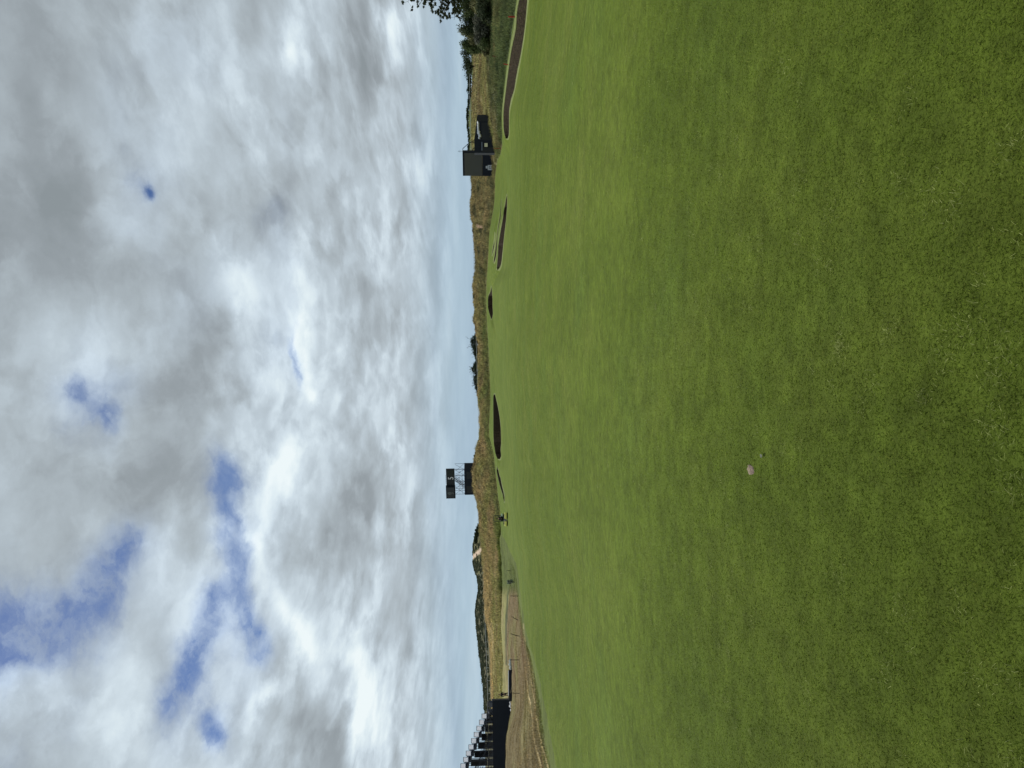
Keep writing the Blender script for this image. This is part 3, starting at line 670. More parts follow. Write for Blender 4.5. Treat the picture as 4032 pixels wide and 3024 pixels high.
m = MB(); m.box(lx(1854), lx(1831), -1.74, -1.702, lz(1788), lz(1763)); m.build('board_panel', pmat('green_black_panel', (.022, .028, .024), .6), rb)
m = MB(); m.box(lx(1946), lx(1896.5), -2.2, -1.3, lz(1793), lz(1756.5)); lb = m.build('score_board', BLACK, tw, bevel=.03)
m = MB(); m.box(lx(1942), lx(1899), -2.24, -2.203, lz(1789), lz(1761)); m.build('board_panel', pmat('slate_panel', (.040, .044, .048), .6), lb)
m = MB(); N = 20; c = (lx(1923), -2.25, lz(1770.5))
for k in range(N):
    a0, a1 = 2 * math.pi * k / N, 2 * math.pi * (k + 1) / N
    ring = [(c[0] + r * math.cos(a) * .8, c[1], c[2] + r * math.sin(a)) for a in (a0, a1) for r in (.25, .58)]
    m.add(ring, [(0, 1, 3, 2)])
m.box(c[0] - .28, c[0] + .22, c[1] - .01, c[1], c[2] - 1.15, c[2] - .8); m.box(c[0] - .05, c[0] + .35, c[1] - .01, c[1], c[2] - .95, c[2] - .62)
m.box(c[0] - .08, c[0] + .25, c[1] - .01, c[1], c[2] - .2, c[2] + .2)
m.build('emblem', pmat('grey_print', (.13, .14, .14), .7), lb)
cu = bpy.data.curves.new('number', 'FONT'); cu.body = "5"; cu.size = 2.1; cu.extrude = .01; cu.offset = .02; cu.align_x = 'CENTER'
tx = bpy.data.objects.new('tmp', cu); S.collection.objects.link(tx)
me = bpy.data.meshes.new_from_object(tx.evaluated_get(bpy.context.evaluated_depsgraph_get())); me.name = 'number'; bpy.data.objects.remove(tx)
me.transform(Matrix.Translation((lx(1864), -1.74, lz(1786.5))) @ Matrix.Rotation(math.pi / 2, 4, 'X')); link('number', me, rb, WHITE)
m = MB()
for yv in (-1.2, 1.3):
    for Y in (1831, 1856, 1881, 1906, 1921, 1937): m.tube([(lx(Y), yv, lz(1830)), (lx(Y), yv, lz(1792))], .05, 6)
    for (Ya, Xa, Yb, Xb) in ((1834, 1793, 1856, 1829), (1830, 1829, 1862, 1795), (1875, 1793, 1856, 1829), (1906, 1793, 1936, 1829), (1937, 1793, 1906, 1829), (1856, 1808, 1906, 1808), (1856, 1820, 1906, 1820), (1906, 1810, 1937, 1810), (1881, 1793, 1906, 1829), (1906, 1820, 1937, 1820)):
        m.tube([(lx(Ya), yv, lz(Xa)), (lx(Yb), yv, lz(Xb))], .04, 6)
m.build('scaffold_frame', STEEL, tw)
m = MB()
for q in (0, .45):
    for dy in (-.9, -.3): m.tube([(lx(1871) - q * 1.4, dy, lz(1792)), (lx(1901) - q * 1.4, dy, lz(1829))], .07, 6)
for k in range(12):
    f = (k + .5) / 12; x = lx(1871) + (lx(1901) - lx(1871)) * f; z = lz(1792) + (lz(1829) - lz(1792)) * f; m.box(x - .75, x - .55, -.9, -.3, z - .02, z + .02)
m.build('stair', DSTEEL, tw)
m = MB()
for k in range(5): m.tube([(lx(1893 - 9 * k), -1.0, lz(1759)), (lx(1893 - 9 * k), -1.0, lz(1756))], .03, 5)
m.tube([(lx(1893), -1.0, lz(1756.3)), (lx(1857), -1.0, lz(1756.3))], .03, 5); m.build('guard_rail', STEEL, tw)

# --- big video screen on the right
D = 165; s = D / F; th = math.radians(28); Yc = 643
g = ground(Yc, D); gz = g[2] - .25
scr = empty('video_screen', (g[0], g[1], gz), -th, 'large blank grey outdoor screen on a black skirted base with white emblem', 'screen')
lz = lambda X, Y=643: CAMZ + (Xh(Y) - X) * s - gz
W2 = 41.5 * s / math.cos(th)
m = MB(); m.box(-W2, W2, -.5, .8, lz(1899), lz(1822)); m.build('casing', BLACK, scr, bevel=.03)
m = MB(); m.box(-W2 + .05, W2 - .35, -.54, -.503, lz(1898), lz(1829)); m.build('display', pmat('screen_grey', (.078, .078, .068), .6, var=.05, scale=.5), scr)
m = MB(); m.box(-W2, W2, -.62, 1.2, 0, lz(1899.5)); m.build('skirt', BLACK, scr)
for dy in (0,):
    m = MB()
    e = -W2 + 26 * s / math.cos(th)
    # small block, then a larger block with dark cut-outs, all in white print
    for (a0, a1, b0, b1) in ((.0, .55, 1.45, 1.85), (-.35, .75, .0, .62), (-.35, -.02, .62, 1.4), (.08, .42, .68, 1.02), (.5, .75, .62, 1.4), (-.02, .5, 1.12, 1.4), (.42, .5, .62, .8)):
        m.box(e + a0, e + a1, -.66, -.63, .25 + b0, .25 + b1)
    m.build('emblem', pmat('white_print', (.5, .53, .55), .7, var=.2, scale=4), scr)
m = MB()
m.tube([(W2, .2, lz(1823.5)), (W2 + 8 * s, .2, lz(1823.5)), (W2 + 31 * s, .2, lz(1850)), (W2 + 38 * s, .2, lz(1868))], .07, 6)
m.tube([(W2, .2, lz(1858)), (W2 + 20 * s, .2, lz(1876)), (W2 + 28 * s, .2, lz(1897))], .07, 6)
m.tube([(W2 + 31 * s, .2, lz(1850)), (W2 + 31 * s, .2, lz(1900))], .05, 6)
m.build('support_frame', BLACK2, scr)
m = MB(); m.tube([(W2 - .1, 0, lz(1822)), (W2 - .1, 0, lz(1804))], .03, 5)
for k in range(3): m.tube([(W2 - .35 + .05 * k, 0, lz(1813 - 3 * k)), (W2 + .2 - .05 * k, 0, lz(1813 - 3 * k))], .02, 5)
m.build('antenna', STEEL, scr)
# black skirted trailer beside it
D = 138; s = D / F; Yc = 530; g = ground(Yc, D); gz = g[2] - .4
lx = lambda Y: (Yc - Y) * s
lz = lambda X, Y=530: CAMZ + (Xh(Y) - X) * s - gz
tr = empty('trailer', (g[0], g[1], gz), math.radians(-8), 'long black skirted trailer with sloping top beside the big screen', 'trailer')
m = MB()
prof = [(604, 1867), (575, 1868), (557, 1867), (530, 1871), (485, 1877), (461, 1880)]
vs = []
for (Y, X) in prof: vs += [(lx(Y), -1.2, 0), (lx(Y), -1.2, lz(X)), (lx(Y), 1.2, lz(X)), (lx(Y), 1.2, 0)]
fs = [(i * 4 + a, (i + 1) * 4 + a, (i + 1) * 4 + b, i * 4 + b) for i in range(5) for a, b in ((0, 1), (1, 2), (2, 3))] + [(0, 1, 2, 3), (23, 22, 21, 20)]
m.add(vs, fs); m.build('body', BLACK, tr)
m = MB(); m.box(lx(596), lx(563), -1.3, -1.205, lz(1898), lz(1896)); m.build('trim_rail', STEEL, tr)
m = MB(); m.box(lx(486), lx(461), -1.24, -1.205, .25, lz(1882)); m.box(lx(556), lx(489), -1.24, -1.205, .25, lz(1896)); m.box(lx(600), lx(583), -1.24, -1.205, .3, lz(1896)); m.build('side_panel', BLACK2, tr)
e = empty('tarpaulin', (g[0], g[1], gz), math.radians(-8), 'crumpled white tarpaulin strip folded along the top of the black trailer', 'tarpaulin')
m = MB(); n = 26; P_ = []
for i in range(n):
    Y = 552 - (552 - 485) * i / (n - 1); zt = 1879.5 - 2 * abs(math.sin(i * .9)) * .6 + .04 * (552 - Y) * 0; hb = (13 if Y > 520 else 9) * (1 if 2 < i < n - 2 else .6)
    for j, (yo, zf) in enumerate(((-1.24, 0), (-1.42 - .06 * math.sin(i * 1.7), .3), (-1.46 + .05 * math.sin(i * 2.3), .65), (-1.26, 1))): P_.append((lx(Y), yo, lz(zt + hb * (1 - zf) + (4 if Y > 535 else 0))))
m.add(P_, [(i * 4 + j, i * 4 + (j + 1) % 4, (i + 1) * 4 + (j + 1) % 4, (i + 1) * 4 + j) for i in range(n - 1) for j in range(4)] + [(0, 1, 2, 3), tuple((n - 1) * 4 + j for j in (3, 2, 1, 0))])
m.build('sheet', WHITE, e, smooth=True)
e = empty('sign', (g[0], g[1], gz), math.radians(-8), 'small cream square sign fixed low on the black trailer near the screen', 'sign')
m = MB(); m.box(lx(583), lx(566), -1.33, -1.27, lz(1921), lz(1905)); m.build('sign_frame', BLACK2, e)
m = MB(); m.box(lx(581.5), lx(567.5), -1.36, -1.333, lz(1919), lz(1907)); m.build('sign_face', pmat('cream', (.66, .64, .42), .6), e)

# --- grandstand at the left edge
D = 112; s = D / F; Y0 = 2757; g = ground(Y0, D); gz = g[2] - .3
st = empty('grandstand', (g[0], g[1], gz), math.radians(22), 'stepped scaffold grandstand with white end panels above a black skirt', 'grandstand')
zz_ = lambda X: CAMZ + (Xh(2890) - X) * s - gz
lx = lambda Y: (Y0 - Y) * s / 1.085
wt = zz_(1939.5); xe = lx(3170)
zb = min(0, float(Zt(g[0] + xe, D)) - gz) - .3
m = MB(); m.box(xe, 0, 0, .25, zb, wt); m.build('skirt', BLACK, st)
m = MB(); m.box(-.15, 0, .26, 12, 0, wt); m.build('skirt', BLACK, st)
NR = 17; tread = 23.3 * s / 1.085; rise = 10.3 * s; x0 = lx(2806); z0 = zz_(1917)
pane = bpy.data.materials.new('milky_pane'); pane.use_nodes = True; tq = NT(pane.node_tree); pq = pane.node_tree.nodes['Principled BSDF']
pq.inputs['Base Color'].default_value = (.85, .88, .92, 1); pq.inputs['Roughness'].default_value = .5
tr2 = tq.n('ShaderNodeBsdfTranslucent'); tr2.inputs[0].default_value = (.92, .94, 1, 1); mx = tq.n('ShaderNodeMixShader'); mx.inputs[0].default_value = .55
tq.t.links.new(pq.outputs[0], mx.inputs[1]); tq.t.links.new(tr2.outputs[0], mx.inputs[2]); tq.t.links.new(mx.outputs[0], pane.node_tree.nodes['Material Output'].inputs[0])
SEAT = pmat('dark_blue_seat', (.035, .045, .085), .5)
for k in range(NR):
    xr = x0 - k * tread; z = z0 + k * rise
    m = MB(); m.box(xr - tread, xr, .1, 11.5, z - .42, z - .34); m.box(xr - tread, xr - tread + .04, .1, 11.5, z - .34, z - .34 + rise - .09); m.build('tread', DSTEEL, st)
    m = MB(); a, b_, c, d = xr - tread * .93, xr - .06, z, z + 20 * s
    for q in ((a, b_, c, c + .05), (a, b_, d - .06, d), (a, a + .05, c + .05, d - .06), (b_ - .05, b_, c + .05, d - .06)): m.box(q[0], q[1], 0, .06, q[2], q[3])
    fr = m.build('guard_frame', STEEL, st)
    m = MB(); m.box(a + .05, b_ - .05, .02, .04, c + .05, d - .06); m.build('pane', pane, fr)
    m = MB()
    for j in range(20):
        yb = .5 + j * .53
        m.box(xr - tread + .06, xr - tread + .5, yb, yb + .45, z - .02, z + .03); m.box(xr - tread + .06, xr - tread + .11, yb, yb + .45, z + .03, z + .40)
    m.build('seat_row', SEAT, st)
m = MB()
for yv in (.1, 4, 8, 11):
    k = 0
    while True:
        x = -.3 - k * 34 * s
        if x < xe: break
        ztop = wt + .2 if x > x0 else z0 - .42 + (x0 - x) / tread * rise
        m.box(x - .04, x + .04, yv, yv + .08, 0, max(ztop, z0 - .4)); k += 1
    m.tube([(-.3, yv, zz_(1922)), (xe, yv, zz_(1922))], .035, 6)
    m.tube([(x0, yv, z0 - .45), (x0 - NR * tread, yv, z0 - .45 + NR * rise)], .06, 6)
    m.tube([(x0 - 4 * tread, yv, wt), (x0 - NR * tread, yv, z0 - 1.6 + NR * rise)], .05, 6)
    for k in range(0, 12, 2): x = -2 - k * 1.3; m.tube([(x, yv, wt), (x - 1.3 * 2, yv, wt + 1.5 + .2 * k)], .035, 6)
m.build('scaffold_frame', DSTEEL, st)
IP = [pmat('dull_grey', (.17, .17, .18), .8), pmat('slate_cloth', (.035, .040, .055), .8), pmat('mid_slate', (.075, .08, .095), .8)]
bay = 34 * s / 1.085
for k in range(12):
    xa = -.2 - k * bay; xb = xa - bay + .22; m = MB(); m.box(xb, xa, 8.5, 8.55, wt - .2, wt + .55 + .22 * ((k * 7) % 3)); m.build('infill_panel', IP[0], st)
    top = z0 - .75 + max(0, (x0 - xa)) / tread * rise; lo = wt + .60 + .22 * ((k * 7) % 3)
    if top > lo + .1: m = MB(); m.box(xb, xa, 8.6, 8.65, lo, top); m.build('infill_panel', IP[1 + k % 2], st)

# --- black barrier by the stand, white heap, sacks
d = 95; g = ground(2700, d); s = d / F
e = empty('barrier', (g[0], g[1], g[2] - .1), 0, 'long low black cloth barrier with a thin white top rail right of the grandstand', 'barrier')
zt = CAMZ + (Xh(2700) - 2003.5) * s - g[2] + .1
m = MB(); m.box(-62 * s, 60 * s, -.1, .1, 0, zt); m.build('cloth', BLACK, e)
m = MB(); m.tube([(-40 * s, 0, zt + .05), (58 * s, 0, zt + .03)], .045, 6); m.build('rail', WHITE, e)
def lump(name, Y, d, r, mat, lab, cat, grp=None, seed=0, parent=None):
    g = ground(Y, d); rr = random.Random(seed); m = MB(); m.sphere((0, 0, r * .5), (r * rr.uniform(.9, 1.4), r, r * .7), 12, 8)
    m.v = [(x * (1 + .18 * math.sin(7 * y + seed) + rr.uniform(-.06, .06)), y, z * (1 + .2 * math.sin(9 * x + seed))) for x, y, z in m.v]
    o = m.build(name, mat, None, smooth=True); o.location = (g[0], g[1], g[2] - r * .1 + parent if parent else g[2] - r * .1); return tag(o, lab, cat, grp)
for i, (Y, dd_, r) in enumerate(((2770, 108, .30), (2782, 107.5, .42), (2797, 106, .25), (2812, 105, .22), (2822, 104.5, .28), (2858, 100, .25))):
    lump('sandbag', Y, dd_, r * .6, WHITE, ('white sack nearest the right end of the grandstand skirt', 'largest white sack against the grandstand skirt', 'small white sack just left of the largest one by the skirt', 'smallest white sack by the grandstand skirt, middle of the row', 'rounded white sack, second from the left along the skirt', 'lone white sack farthest left along the grandstand skirt')[i], 'sack', 'white sacks along the grandstand', i)
for i, (Y, r) in enumerate(((2606, .3), (2616, .36), (2627, .34), (2636, .3))):
    lump('sack', Y, 96, r * .8, pmat('dirty_white', (.42, .46, .42), .9, var=.3, scale=5), ('pale grey sack at the right end of the heap, beside the rope post', 'biggest pale sack in the heap by the barrier', 'pale sack between the biggest sack and the barrier end', 'pale sack touching the right end of the low black barrier')[i], 'sack', 'pale sacks heaped by the barrier', 20 + i)

# --- posts and stakes
def stake(name, Yb, Xb, Yt, Xt, r, mat, lab, cat, grp=None, d0=20, d1=200, d=None):
    d = d or dist_at(Xb, Yb, d0, d1); g = ground(Yb, d); s = d / F
    h = (Xb - Xt) * s; dx_ = (Yb - Yt) * s
    m = MB(); m.tube([(0, 0, -.15), (dx_ * .5, 0, h * .5), (dx_, 0, h)], [r, r, r * .92], 8); m.tube([(dx_, 0, h - .01), (dx_, 0, h + r * .8)], [r * .92, r * .3], 8)
    o = m.build(name, mat); o.location = g; tag(o, lab, cat, grp); return np.array([g[0] + dx_, g[1], g[2] + h])
PD = pmat('dark_post', (.012, .011, .010), .8)
tops = []
for (Yb, Xb, Yt, Xt, lab) in ((2248, 2010, 2248, 1995, 'smallest and farthest dark rope post, by the green bank left of the mower'), (2294, 2028, 2292, 2005, 'dark rope post next to the pale scrubby clump'),
        (2349, 2041, 2348, 2011, 'straight dark rope post at the near end of the red-brown field'), (2446, 2039, 2428, 2014, 'dark rope post leaning most, in the red-brown field'),
        (2509, 2046, 2497, 2011, 'slightly leaning dark rope post between the steeply leaning one and the barrier'), (2601, 2046, 2600, 2008, 'upright dark rope post beside the pale sack heap'),
        (2733, 2046, 2730, 2008, 'dark rope post in front of the low black barrier and the standing person')):
    tops.append(stake('rope_post', Yb, Xb, Yt, Xt, .032, PD, lab, 'post', 'rope posts on the brown field', 50, 110))
m = MB()
for a_, b_ in zip(tops[:-1], tops[1:]):
    m.tube([tuple(a_ * (1 - f) + b_ * f - np.array([0, 0, .9 * f * (1 - f)]) + np.array([0, 0, -.05])) for f in np.linspace(0, 1, 9)], .009, 5, cap=False)
tag(m.build('rope', pmat('rope', (.35, .30, .17), .9)), 'thin tan rope slung between the dark posts', 'rope')
RED = pmat('red_paint', (.32, .035, .015), .7); ORG = pmat('rust_orange', (.22, .065, .02), .8)
stake('marker_stake', 65, 2030, 65, 2003, .055, RED, 'thick red stake behind the lip of the long bunker, nearest the right edge', 'stake', 'red marker stakes', 45, 80)
stake('marker_stake', 255, 2003, 251, 1984, .045, RED, 'leaning red stake just behind the long bunker lip', 'stake', 'red marker stakes', 50, 90)
stake('marker_stake', 224, 1960, 220, 1938, .035, pmat('dark_red', (.12, .02, .012), .8), 'thin dark red stake among the tall grass below the bushes', 'stake', 'red marker stakes', 60, 110)
stake('marker_stake', 584, 1973, 584, 1945, .06, ORG, 'rusty orange stake in front of the black trailer', 'stake', None, 90, 150)

# --- white rail fence beyond the dunes
D = 258; s = D / F
fe = empty('rail_fence', (0, 0, 0), 0, 'long white single rail fence on thin posts running behind the dunes', 'fence')
RM = pmat('pale_rail', (.50, .52, .52), .6)
def rp(Y): p = pt(railX(Y), Y, D); return p
pts_ = [tuple(rp(Y)) for Y in np.arange(120, 2790, 30)]
m = MB(); m.tube(pts_, .055, 6); m.build('rail', RM, fe)
for i, Y in enumerate(np.arange(130, 2790, 51.0)):
    p_ = rp(Y); z = float(Zt(p_[0], p_[1])); m = MB()
    m.tube([(0, 0, z - p_[2] - .3), (0, 0, .02)], .055, 6); m.tube([(-.35, 0, .32), (0, 0, -.1), (.35, 0, .32)], .035, 5)
    o = m.build('post', RM, fe); o.location = p_

# --- skinned figures
def skin(name, J, E, mat, parent, root=0, sub=1):
    me = bpy.data.meshes.new(name); me.from_pydata([j[0] for j in J], E, []); me.update()
    o = link(name, me, parent, mat); sk = o.modifiers.new('skin', 'SKIN'); sk.use_smooth_shade = True
    for i, j in enumerate(J):
        r = j[1]; me.skin_vertices[0].data[i].radius = r if isinstance(r, tuple) else (r, r); me.skin_vertices[0].data[i].use_root = (i == root)
    su = o.modifiers.new('subsurf', 'SUBSURF'); su.levels = sub; su.render_levels = sub; return o
SKIN = pmat('skin', (.42, .24, .17), .6, var=.05); CL1 = pmat('dark_jacket', (.012, .012, .018), .85); CL2 = pmat('dark_trousers', (.018, .017, .022), .9); HAIR = pmat('dark_hair', (.02, .014, .01), .8)
def figure(e, hipc, kneeL, footL, kneeR, footR, chest, neck, head, elbL, handL, elbR, handR):
    V = Vector; J = []; E = []
    def j(p, r, par=None):
        J.append((tuple(p), r)); 
        if par is not None: E.append((par, len(J) - 1))
        return len(J) - 1
    face = V((0, -1, 0))
    h = j(hipc, .12); c = j(chest, (.17, .11), h); n = j(neck, .055, c); k1 = j(V(head) - V((0, 0, .06)), (.07, .08), n); k2 = j(V(head) + V((0, 0, .05)), (.075, .09), k1); j(V(head) + V((0, 0, .11)), .045, k2)
    for sx, kn, ft in ((-1, kneeL, footL), (1, kneeR, footR)):
        q = j(V(hipc) + V((.09 * sx, 0, -.04)), .088, h); q = j(kn, .058, q); q = j(V(ft) + V((0, .03, .09)), .038, q); q = j(V(ft) + V((0, -.04, .04)), (.04, .035), q); j(V(ft) + V((0, -.17, .03)), (.035, .022), q)
    for sx, el, hd in ((-1, elbL, handL), (1, elbR, handR)):
        q = j(V(chest) + V((.18 * sx, 0, .1)), .058, c); q = j(el, .042, q); w_ = j(hd, .028, q)
        d_ = (V(hd) - V(el)).normalized(); pm = j(V(hd) + d_ * .07, (.04, .018), w_)
        sd_ = d_.cross(V((0, 1, 0))).normalized() if abs(d_.y) < .9 else V((1, 0, 0))
        for f_, (o_, ln) in enumerate(((-.03, .07), (-.01, .08), (.01, .085), (.03, .065))): a_ = j(V(hd) + d_ * .10 + sd_ * o_, .009, pm); j(V(hd) + d_ * (.10 + ln * .8) + sd_ * o_ + V((0, -.015, -.01)), .007, a_)
        a_ = j(V(hd) + d_ * .045 - sd_ * .045, .010, pm); j(V(hd) + d_ * .085 - sd_ * .06, .008, a_)
    body = skin('body', J, E, SKIN, e)
    hv = V(head)
    for sx in (-1, 1):
        m = MB(); m.sphere(hv + V((.03 * sx, -.085, .01)), .012, 6, 4); m.build('eye', HAIR, body)
        m = MB(); m.sphere(hv + V((.078 * sx, .0, -.01)), (.012, .02, .03), 6, 5); m.build('ear', SKIN, body)
    m = MB(); m.sphere(hv + V((0, -.1, -.02)), (.012, .02, .02), 6, 5); m.build('nose', SKIN, body)
    m = MB(); m.sphere(hv + V((0, -.085, -.06)), (.025, .01, .006), 6, 4); m.build('mouth', HAIR, body)
    m = MB(); m.sphere(hv + V((0, .015, .045)), (.092, .105, .095), 12, 8); m.build('cap', HAIR, body, smooth=True)
    J = [(tuple(V(hipc) + V((0, 0, .02))), (.15, .13)), (tuple(chest), (.20, .14)), (tuple(V(neck) - V((0, 0, .03))), .07)]; E = [(0, 1), (1, 2)]
    for sx, el, hd in ((-1, elbL, handL), (1, elbR, handR)):
        b = len(J); J += [(tuple(V(chest) + V((.19 * sx, 0, .1))), .075), (tuple(el), .058), (tuple(V(hd) * .93 + V(el) * .07), .045)]; E += [(1, b), (b, b + 1), (b + 1, b + 2)]
    skin('jacket', J, E, CL1, body)
    J = [(tuple(V(hipc) + V((0, 0, .0))), (.145, .125))]; E = []
    for sx, kn, ft in ((-1, kneeL, footL), (1, kneeR, footR)):
        b = len(J); J += [(tuple(V(hipc) + V((.09 * sx, 0, -.08))), .105), (tuple(kn), .075), (tuple(V(ft) + V((0, .03, .10))), .062)]; E += [(0, b), (b, b + 1), (b + 1, b + 2)]
    skin('trousers', J, E, CL2, body)
g = ground(2735, 106.5)
pe = empty('person', (g[0], g[1], g[2]), math.radians(35), 'person in dark jacket and trousers standing behind the low black barrier by the grandstand', 'person')
figure(pe, (0, 0, .92), (-.12, -.02, .50), (-.19, .05, 0), (.13, -.08, .50), (.22, -.05, 0), (0, -.02, 1.30), (0, -.03, 1.50), (0, -.05, 1.63), (-.30, .03, 1.14), (-.26, -.16, .92), (.30, .0, 1.13), (.24, -.2, 1.02))

# --- mower with driver
D = dist_at(1998, 2042, 80, 135); s = D / F; g = ground(2042, D)
mo = empty('ride_on_mower', (g[0], g[1], g[2]), math.radians(4), 'ride-on fairway mower with yellow front reels below the dune', 'mower')
YEL = pmat('mower_yellow', (.80, .76, .18), .45, var=.08); GRN = pmat('mower_green', (.02, .055, .03), .4); RUB = pmat('rubber', (.008, .008, .009), .9); PALE = pmat('pale_green', (.32, .42, .36), .5)
k = D * 52 / F / 2.25
for x0_, x1_ in ((-1.12, -.32), (.12, 1.15)):
    m = MB(); m.box(x0_ * k, x1_ * k, -1.75 * k, -1.15 * k, .16, .52 * k); ru = m.build('reel_unit', YEL, mo, bevel=.05)
    m = MB(); m.tube([(x0_ * k + .04, -1.5 * k, .14), (x1_ * k - .04, -1.5 * k, .14)], .12, 12); m.build('roller', RUB, ru, smooth=True)
m = MB(); m.box(-.3 * k, .1 * k, -1.6 * k, -1.2 * k, .2, .45 * k); m.tube([(-.3 * k, -1.3 * k, .4), (0, -.7 * k, .6)], .05, 6); m.build('lift_arm', pmat('grey_metal', (.2, .19, .17), .5), mo)
for sx in (-1, 1):
    m = MB(); m.tube([(sx * .62 * k, -.7 * k, .36 * k), (sx * .88 * k, -.7 * k, .36 * k)], .36 * k, 20); wh = m.build('wheel', RUB, mo, smooth=False)
    m = MB(); m.tube([(sx * .87 * k, -.7 * k, .36 * k), (sx * .90 * k, -.7 * k, .36 * k)], .17 * k, 14); m.build('hub', YEL, wh)
    m = MB(); m.tube([(sx * .45 * k, .85 * k, .27 * k), (sx * .62 * k, .85 * k, .27 * k)], .27 * k, 18); m.build('wheel', RUB, mo)
m = MB(); m.box(-.55 * k, .55 * k, -.95 * k, .9 * k, .42 * k, .66 * k); m.box(-.45 * k, .45 * k, .1 * k, 1.25 * k, .66 * k, 1.15 * k); m.build('chassis', GRN, mo, bevel=.05)
m = MB(); m.box(.45 * k, .86 * k, -.9 * k, -.3 * k, .80 * k, 1.06 * k); m.build('fender', PALE, mo, bevel=.05)
m = MB(); m.box(-.28 * k, .28 * k, -.35 * k, .15 * k, .72 * k, .88 * k); m.box(-.28 * k, .28 * k, .08 * k, .22 * k, .88 * k, 1.45 * k); m.build('seat', RUB, mo, bevel=.04)
m = MB(); m.tube([(0, -.95 * k, .66 * k), (0, -.68 * k, 1.12 * k)], .035, 6); m.tube([(.2 * k * math.cos(a), -.66 * k + .08 * k * math.sin(a), 1.13 * k + .15 * k * math.sin(a)) for a in np.linspace(0, 6.283, 15)], .022, 5); m.build('steering_wheel', RUB, mo)
m = MB(); m.tube([(-.5 * k, .25 * k, .6 * k), (-.5 * k, .25 * k, 2.0 * k), (-.42 * k, .25 * k, 2.32 * k), (.42 * k, .25 * k, 2.32 * k), (.5 * k, .25 * k, 2.0 * k), (.5 * k, .25 * k, .6 * k)], .045, 8); m.build('roll_bar', BLACK2, mo)
dr = empty('person', (g[0], g[1], g[2] + .32 * k), math.radians(4), 'person in dark clothes seated driving the ride-on mower', 'person')
dr.scale = (k, k, k)
figure(dr, (0, -.05, .66), (-.16, -.55, .68), (-.18, -.62, .22), (.16, -.55, .68), (.18, -.62, .22), (0, -.02, 1.03), (0, -.03, 1.24), (0, -.05, 1.38), (-.34, -.18, .90), (-.19, -.55, .86), (.34, -.18, .90), (.19, -.55, .86))

# ---------------------------------------------------------------- trees and shrubs
LEAF = foliage_mat('leaves', .2, .3, .9); BARK = pmat('bark', (.055, .045, .035), .9, scale=8)
def leafcloud(c, rad, n, ls, col, rr, lumps=9, low=False):
    cs = []
    for i in range(lumps):
        v = rr.normal(size=3); v /= np.linalg.norm(v); v[2] = rr.uniform(-1, .9) if low else abs(v[2]) * 1.0 - .35
        cs.append((np.array(c) + v * np.array(rad) * rr.uniform(.35, .72), np.array(rad) * rr.uniform(.28, .48)))
    w_ = rr.integers(0, lumps, n); C = np.array([q[0] for q in cs])[w_]; Rr = np.array([q[1] for q in cs])[w_]
    v = rr.normal(size=(n, 3)); v /= np.linalg.norm(v, axis=1)[:, None]
    P = C + v * Rr * (rr.uniform(0, 1, n) ** (.35))[:, None] * (1 + .12 * rr.normal(size=n))[:, None]
    u = rr.normal(size=(n, 3)); u /= np.linalg.norm(u, axis=1)[:, None]; q = np.cross(u, v); q /= np.linalg.norm(q, axis=1)[:, None] + 1e-9
    L_ = ls * rr.uniform(.6, 1.4, n)[:, None]
    V = np.stack([P - u * L_, P + q * L_ * .45, P + u * L_, P - q * L_ * .45], 1).reshape(-1, 3)
    T = (np.arange(n) * 4)[:, None] + np.array([[0, 1, 2, 3]])
    lump_t = rr.uniform(.75, 1.3, lumps)[w_]; cc = np.array(col)[None] * (lump_t * rr.normal(1, .22, n).clip(.4, 1.7))[:, None]
    return V, T, np.repeat(cc, 4, 0), cs
def plant(name, Y, d, w_px, X_top, col, lab, cat, grp=None, seed=1, n=900, ls=None, trunk=True, twigs=0, sink=.15, hmin=None, squash=1.0):
    g = ground(Y, d); s = d / F; rr = np.random.default_rng(seed)
    ptop = pt(X_top, Y, d)[2]; H = max(ptop - g[2], hmin or .5); rw = w_px * s / 2 * 1.2; H *= 1.06
    e = empty(name, (g[0], g[1], g[2]), 0, lab, cat, grp)
    ls = ls or max(.06, .55 * d / 740)
    cz = H * .5; V, T, C, cs = leafcloud((0, 0, cz), (rw, rw * .8, H * .5), n, ls, col, rr, lumps=max(8, int(8 + rw)) + (5 if name != 'tree' else 0), low=name != 'tree')
    me = arr_mesh('crown', V, T, 4, C); link('crown', me, e, LEAF)
    m = MB()
    m.tube([(0, 0, -.3), (.03 * H, 0, H * .25), (0, .02, H * .5)], [.05 * H * .5, .04 * H * .5, .02 * H * .5], 7)
    for q, _ in cs[:8]: m.tube([(0, 0, H * .18), tuple(np.array([0, 0, H * .3]) * .5 + q * .5), tuple(q)], [.018 * H, .012 * H, .005 * H], 5)
    for k_ in range(twigs):
        a_ = rr.uniform(0, 6.28); b_ = rr.uniform(.1, .6)
        tip = np.array([math.cos(a_) * b_ * rw, math.sin(a_) * b_ * rw, H * rr.uniform(.92, 1.1)]); mid = np.array([tip[0] * .6, tip[1] * .6, H * .7])
        m.tube([(0, 0, H * .3), tuple(mid), tuple(tip)], [.02 * H, .012 * H, .006 * H], 4)
        for z_ in range(3):
            f_ = rr.uniform(.3, .9); p0 = mid * (1 - f_) + tip * f_; m.tube([tuple(p0), tuple(p0 + rr.normal(0, .12, 3) * H * .5 + np.array([0, 0, .1 * H]))], .005 * H, 4)
    m.build('trunk', BARK, e)
    return e
DG = (.042, .058, .026); MG = (.075, .100, .036); GG = (.105, .108, .078); OG = (.125, .125, .050)
G1 = 'bushes crowding the bank at the right edge'
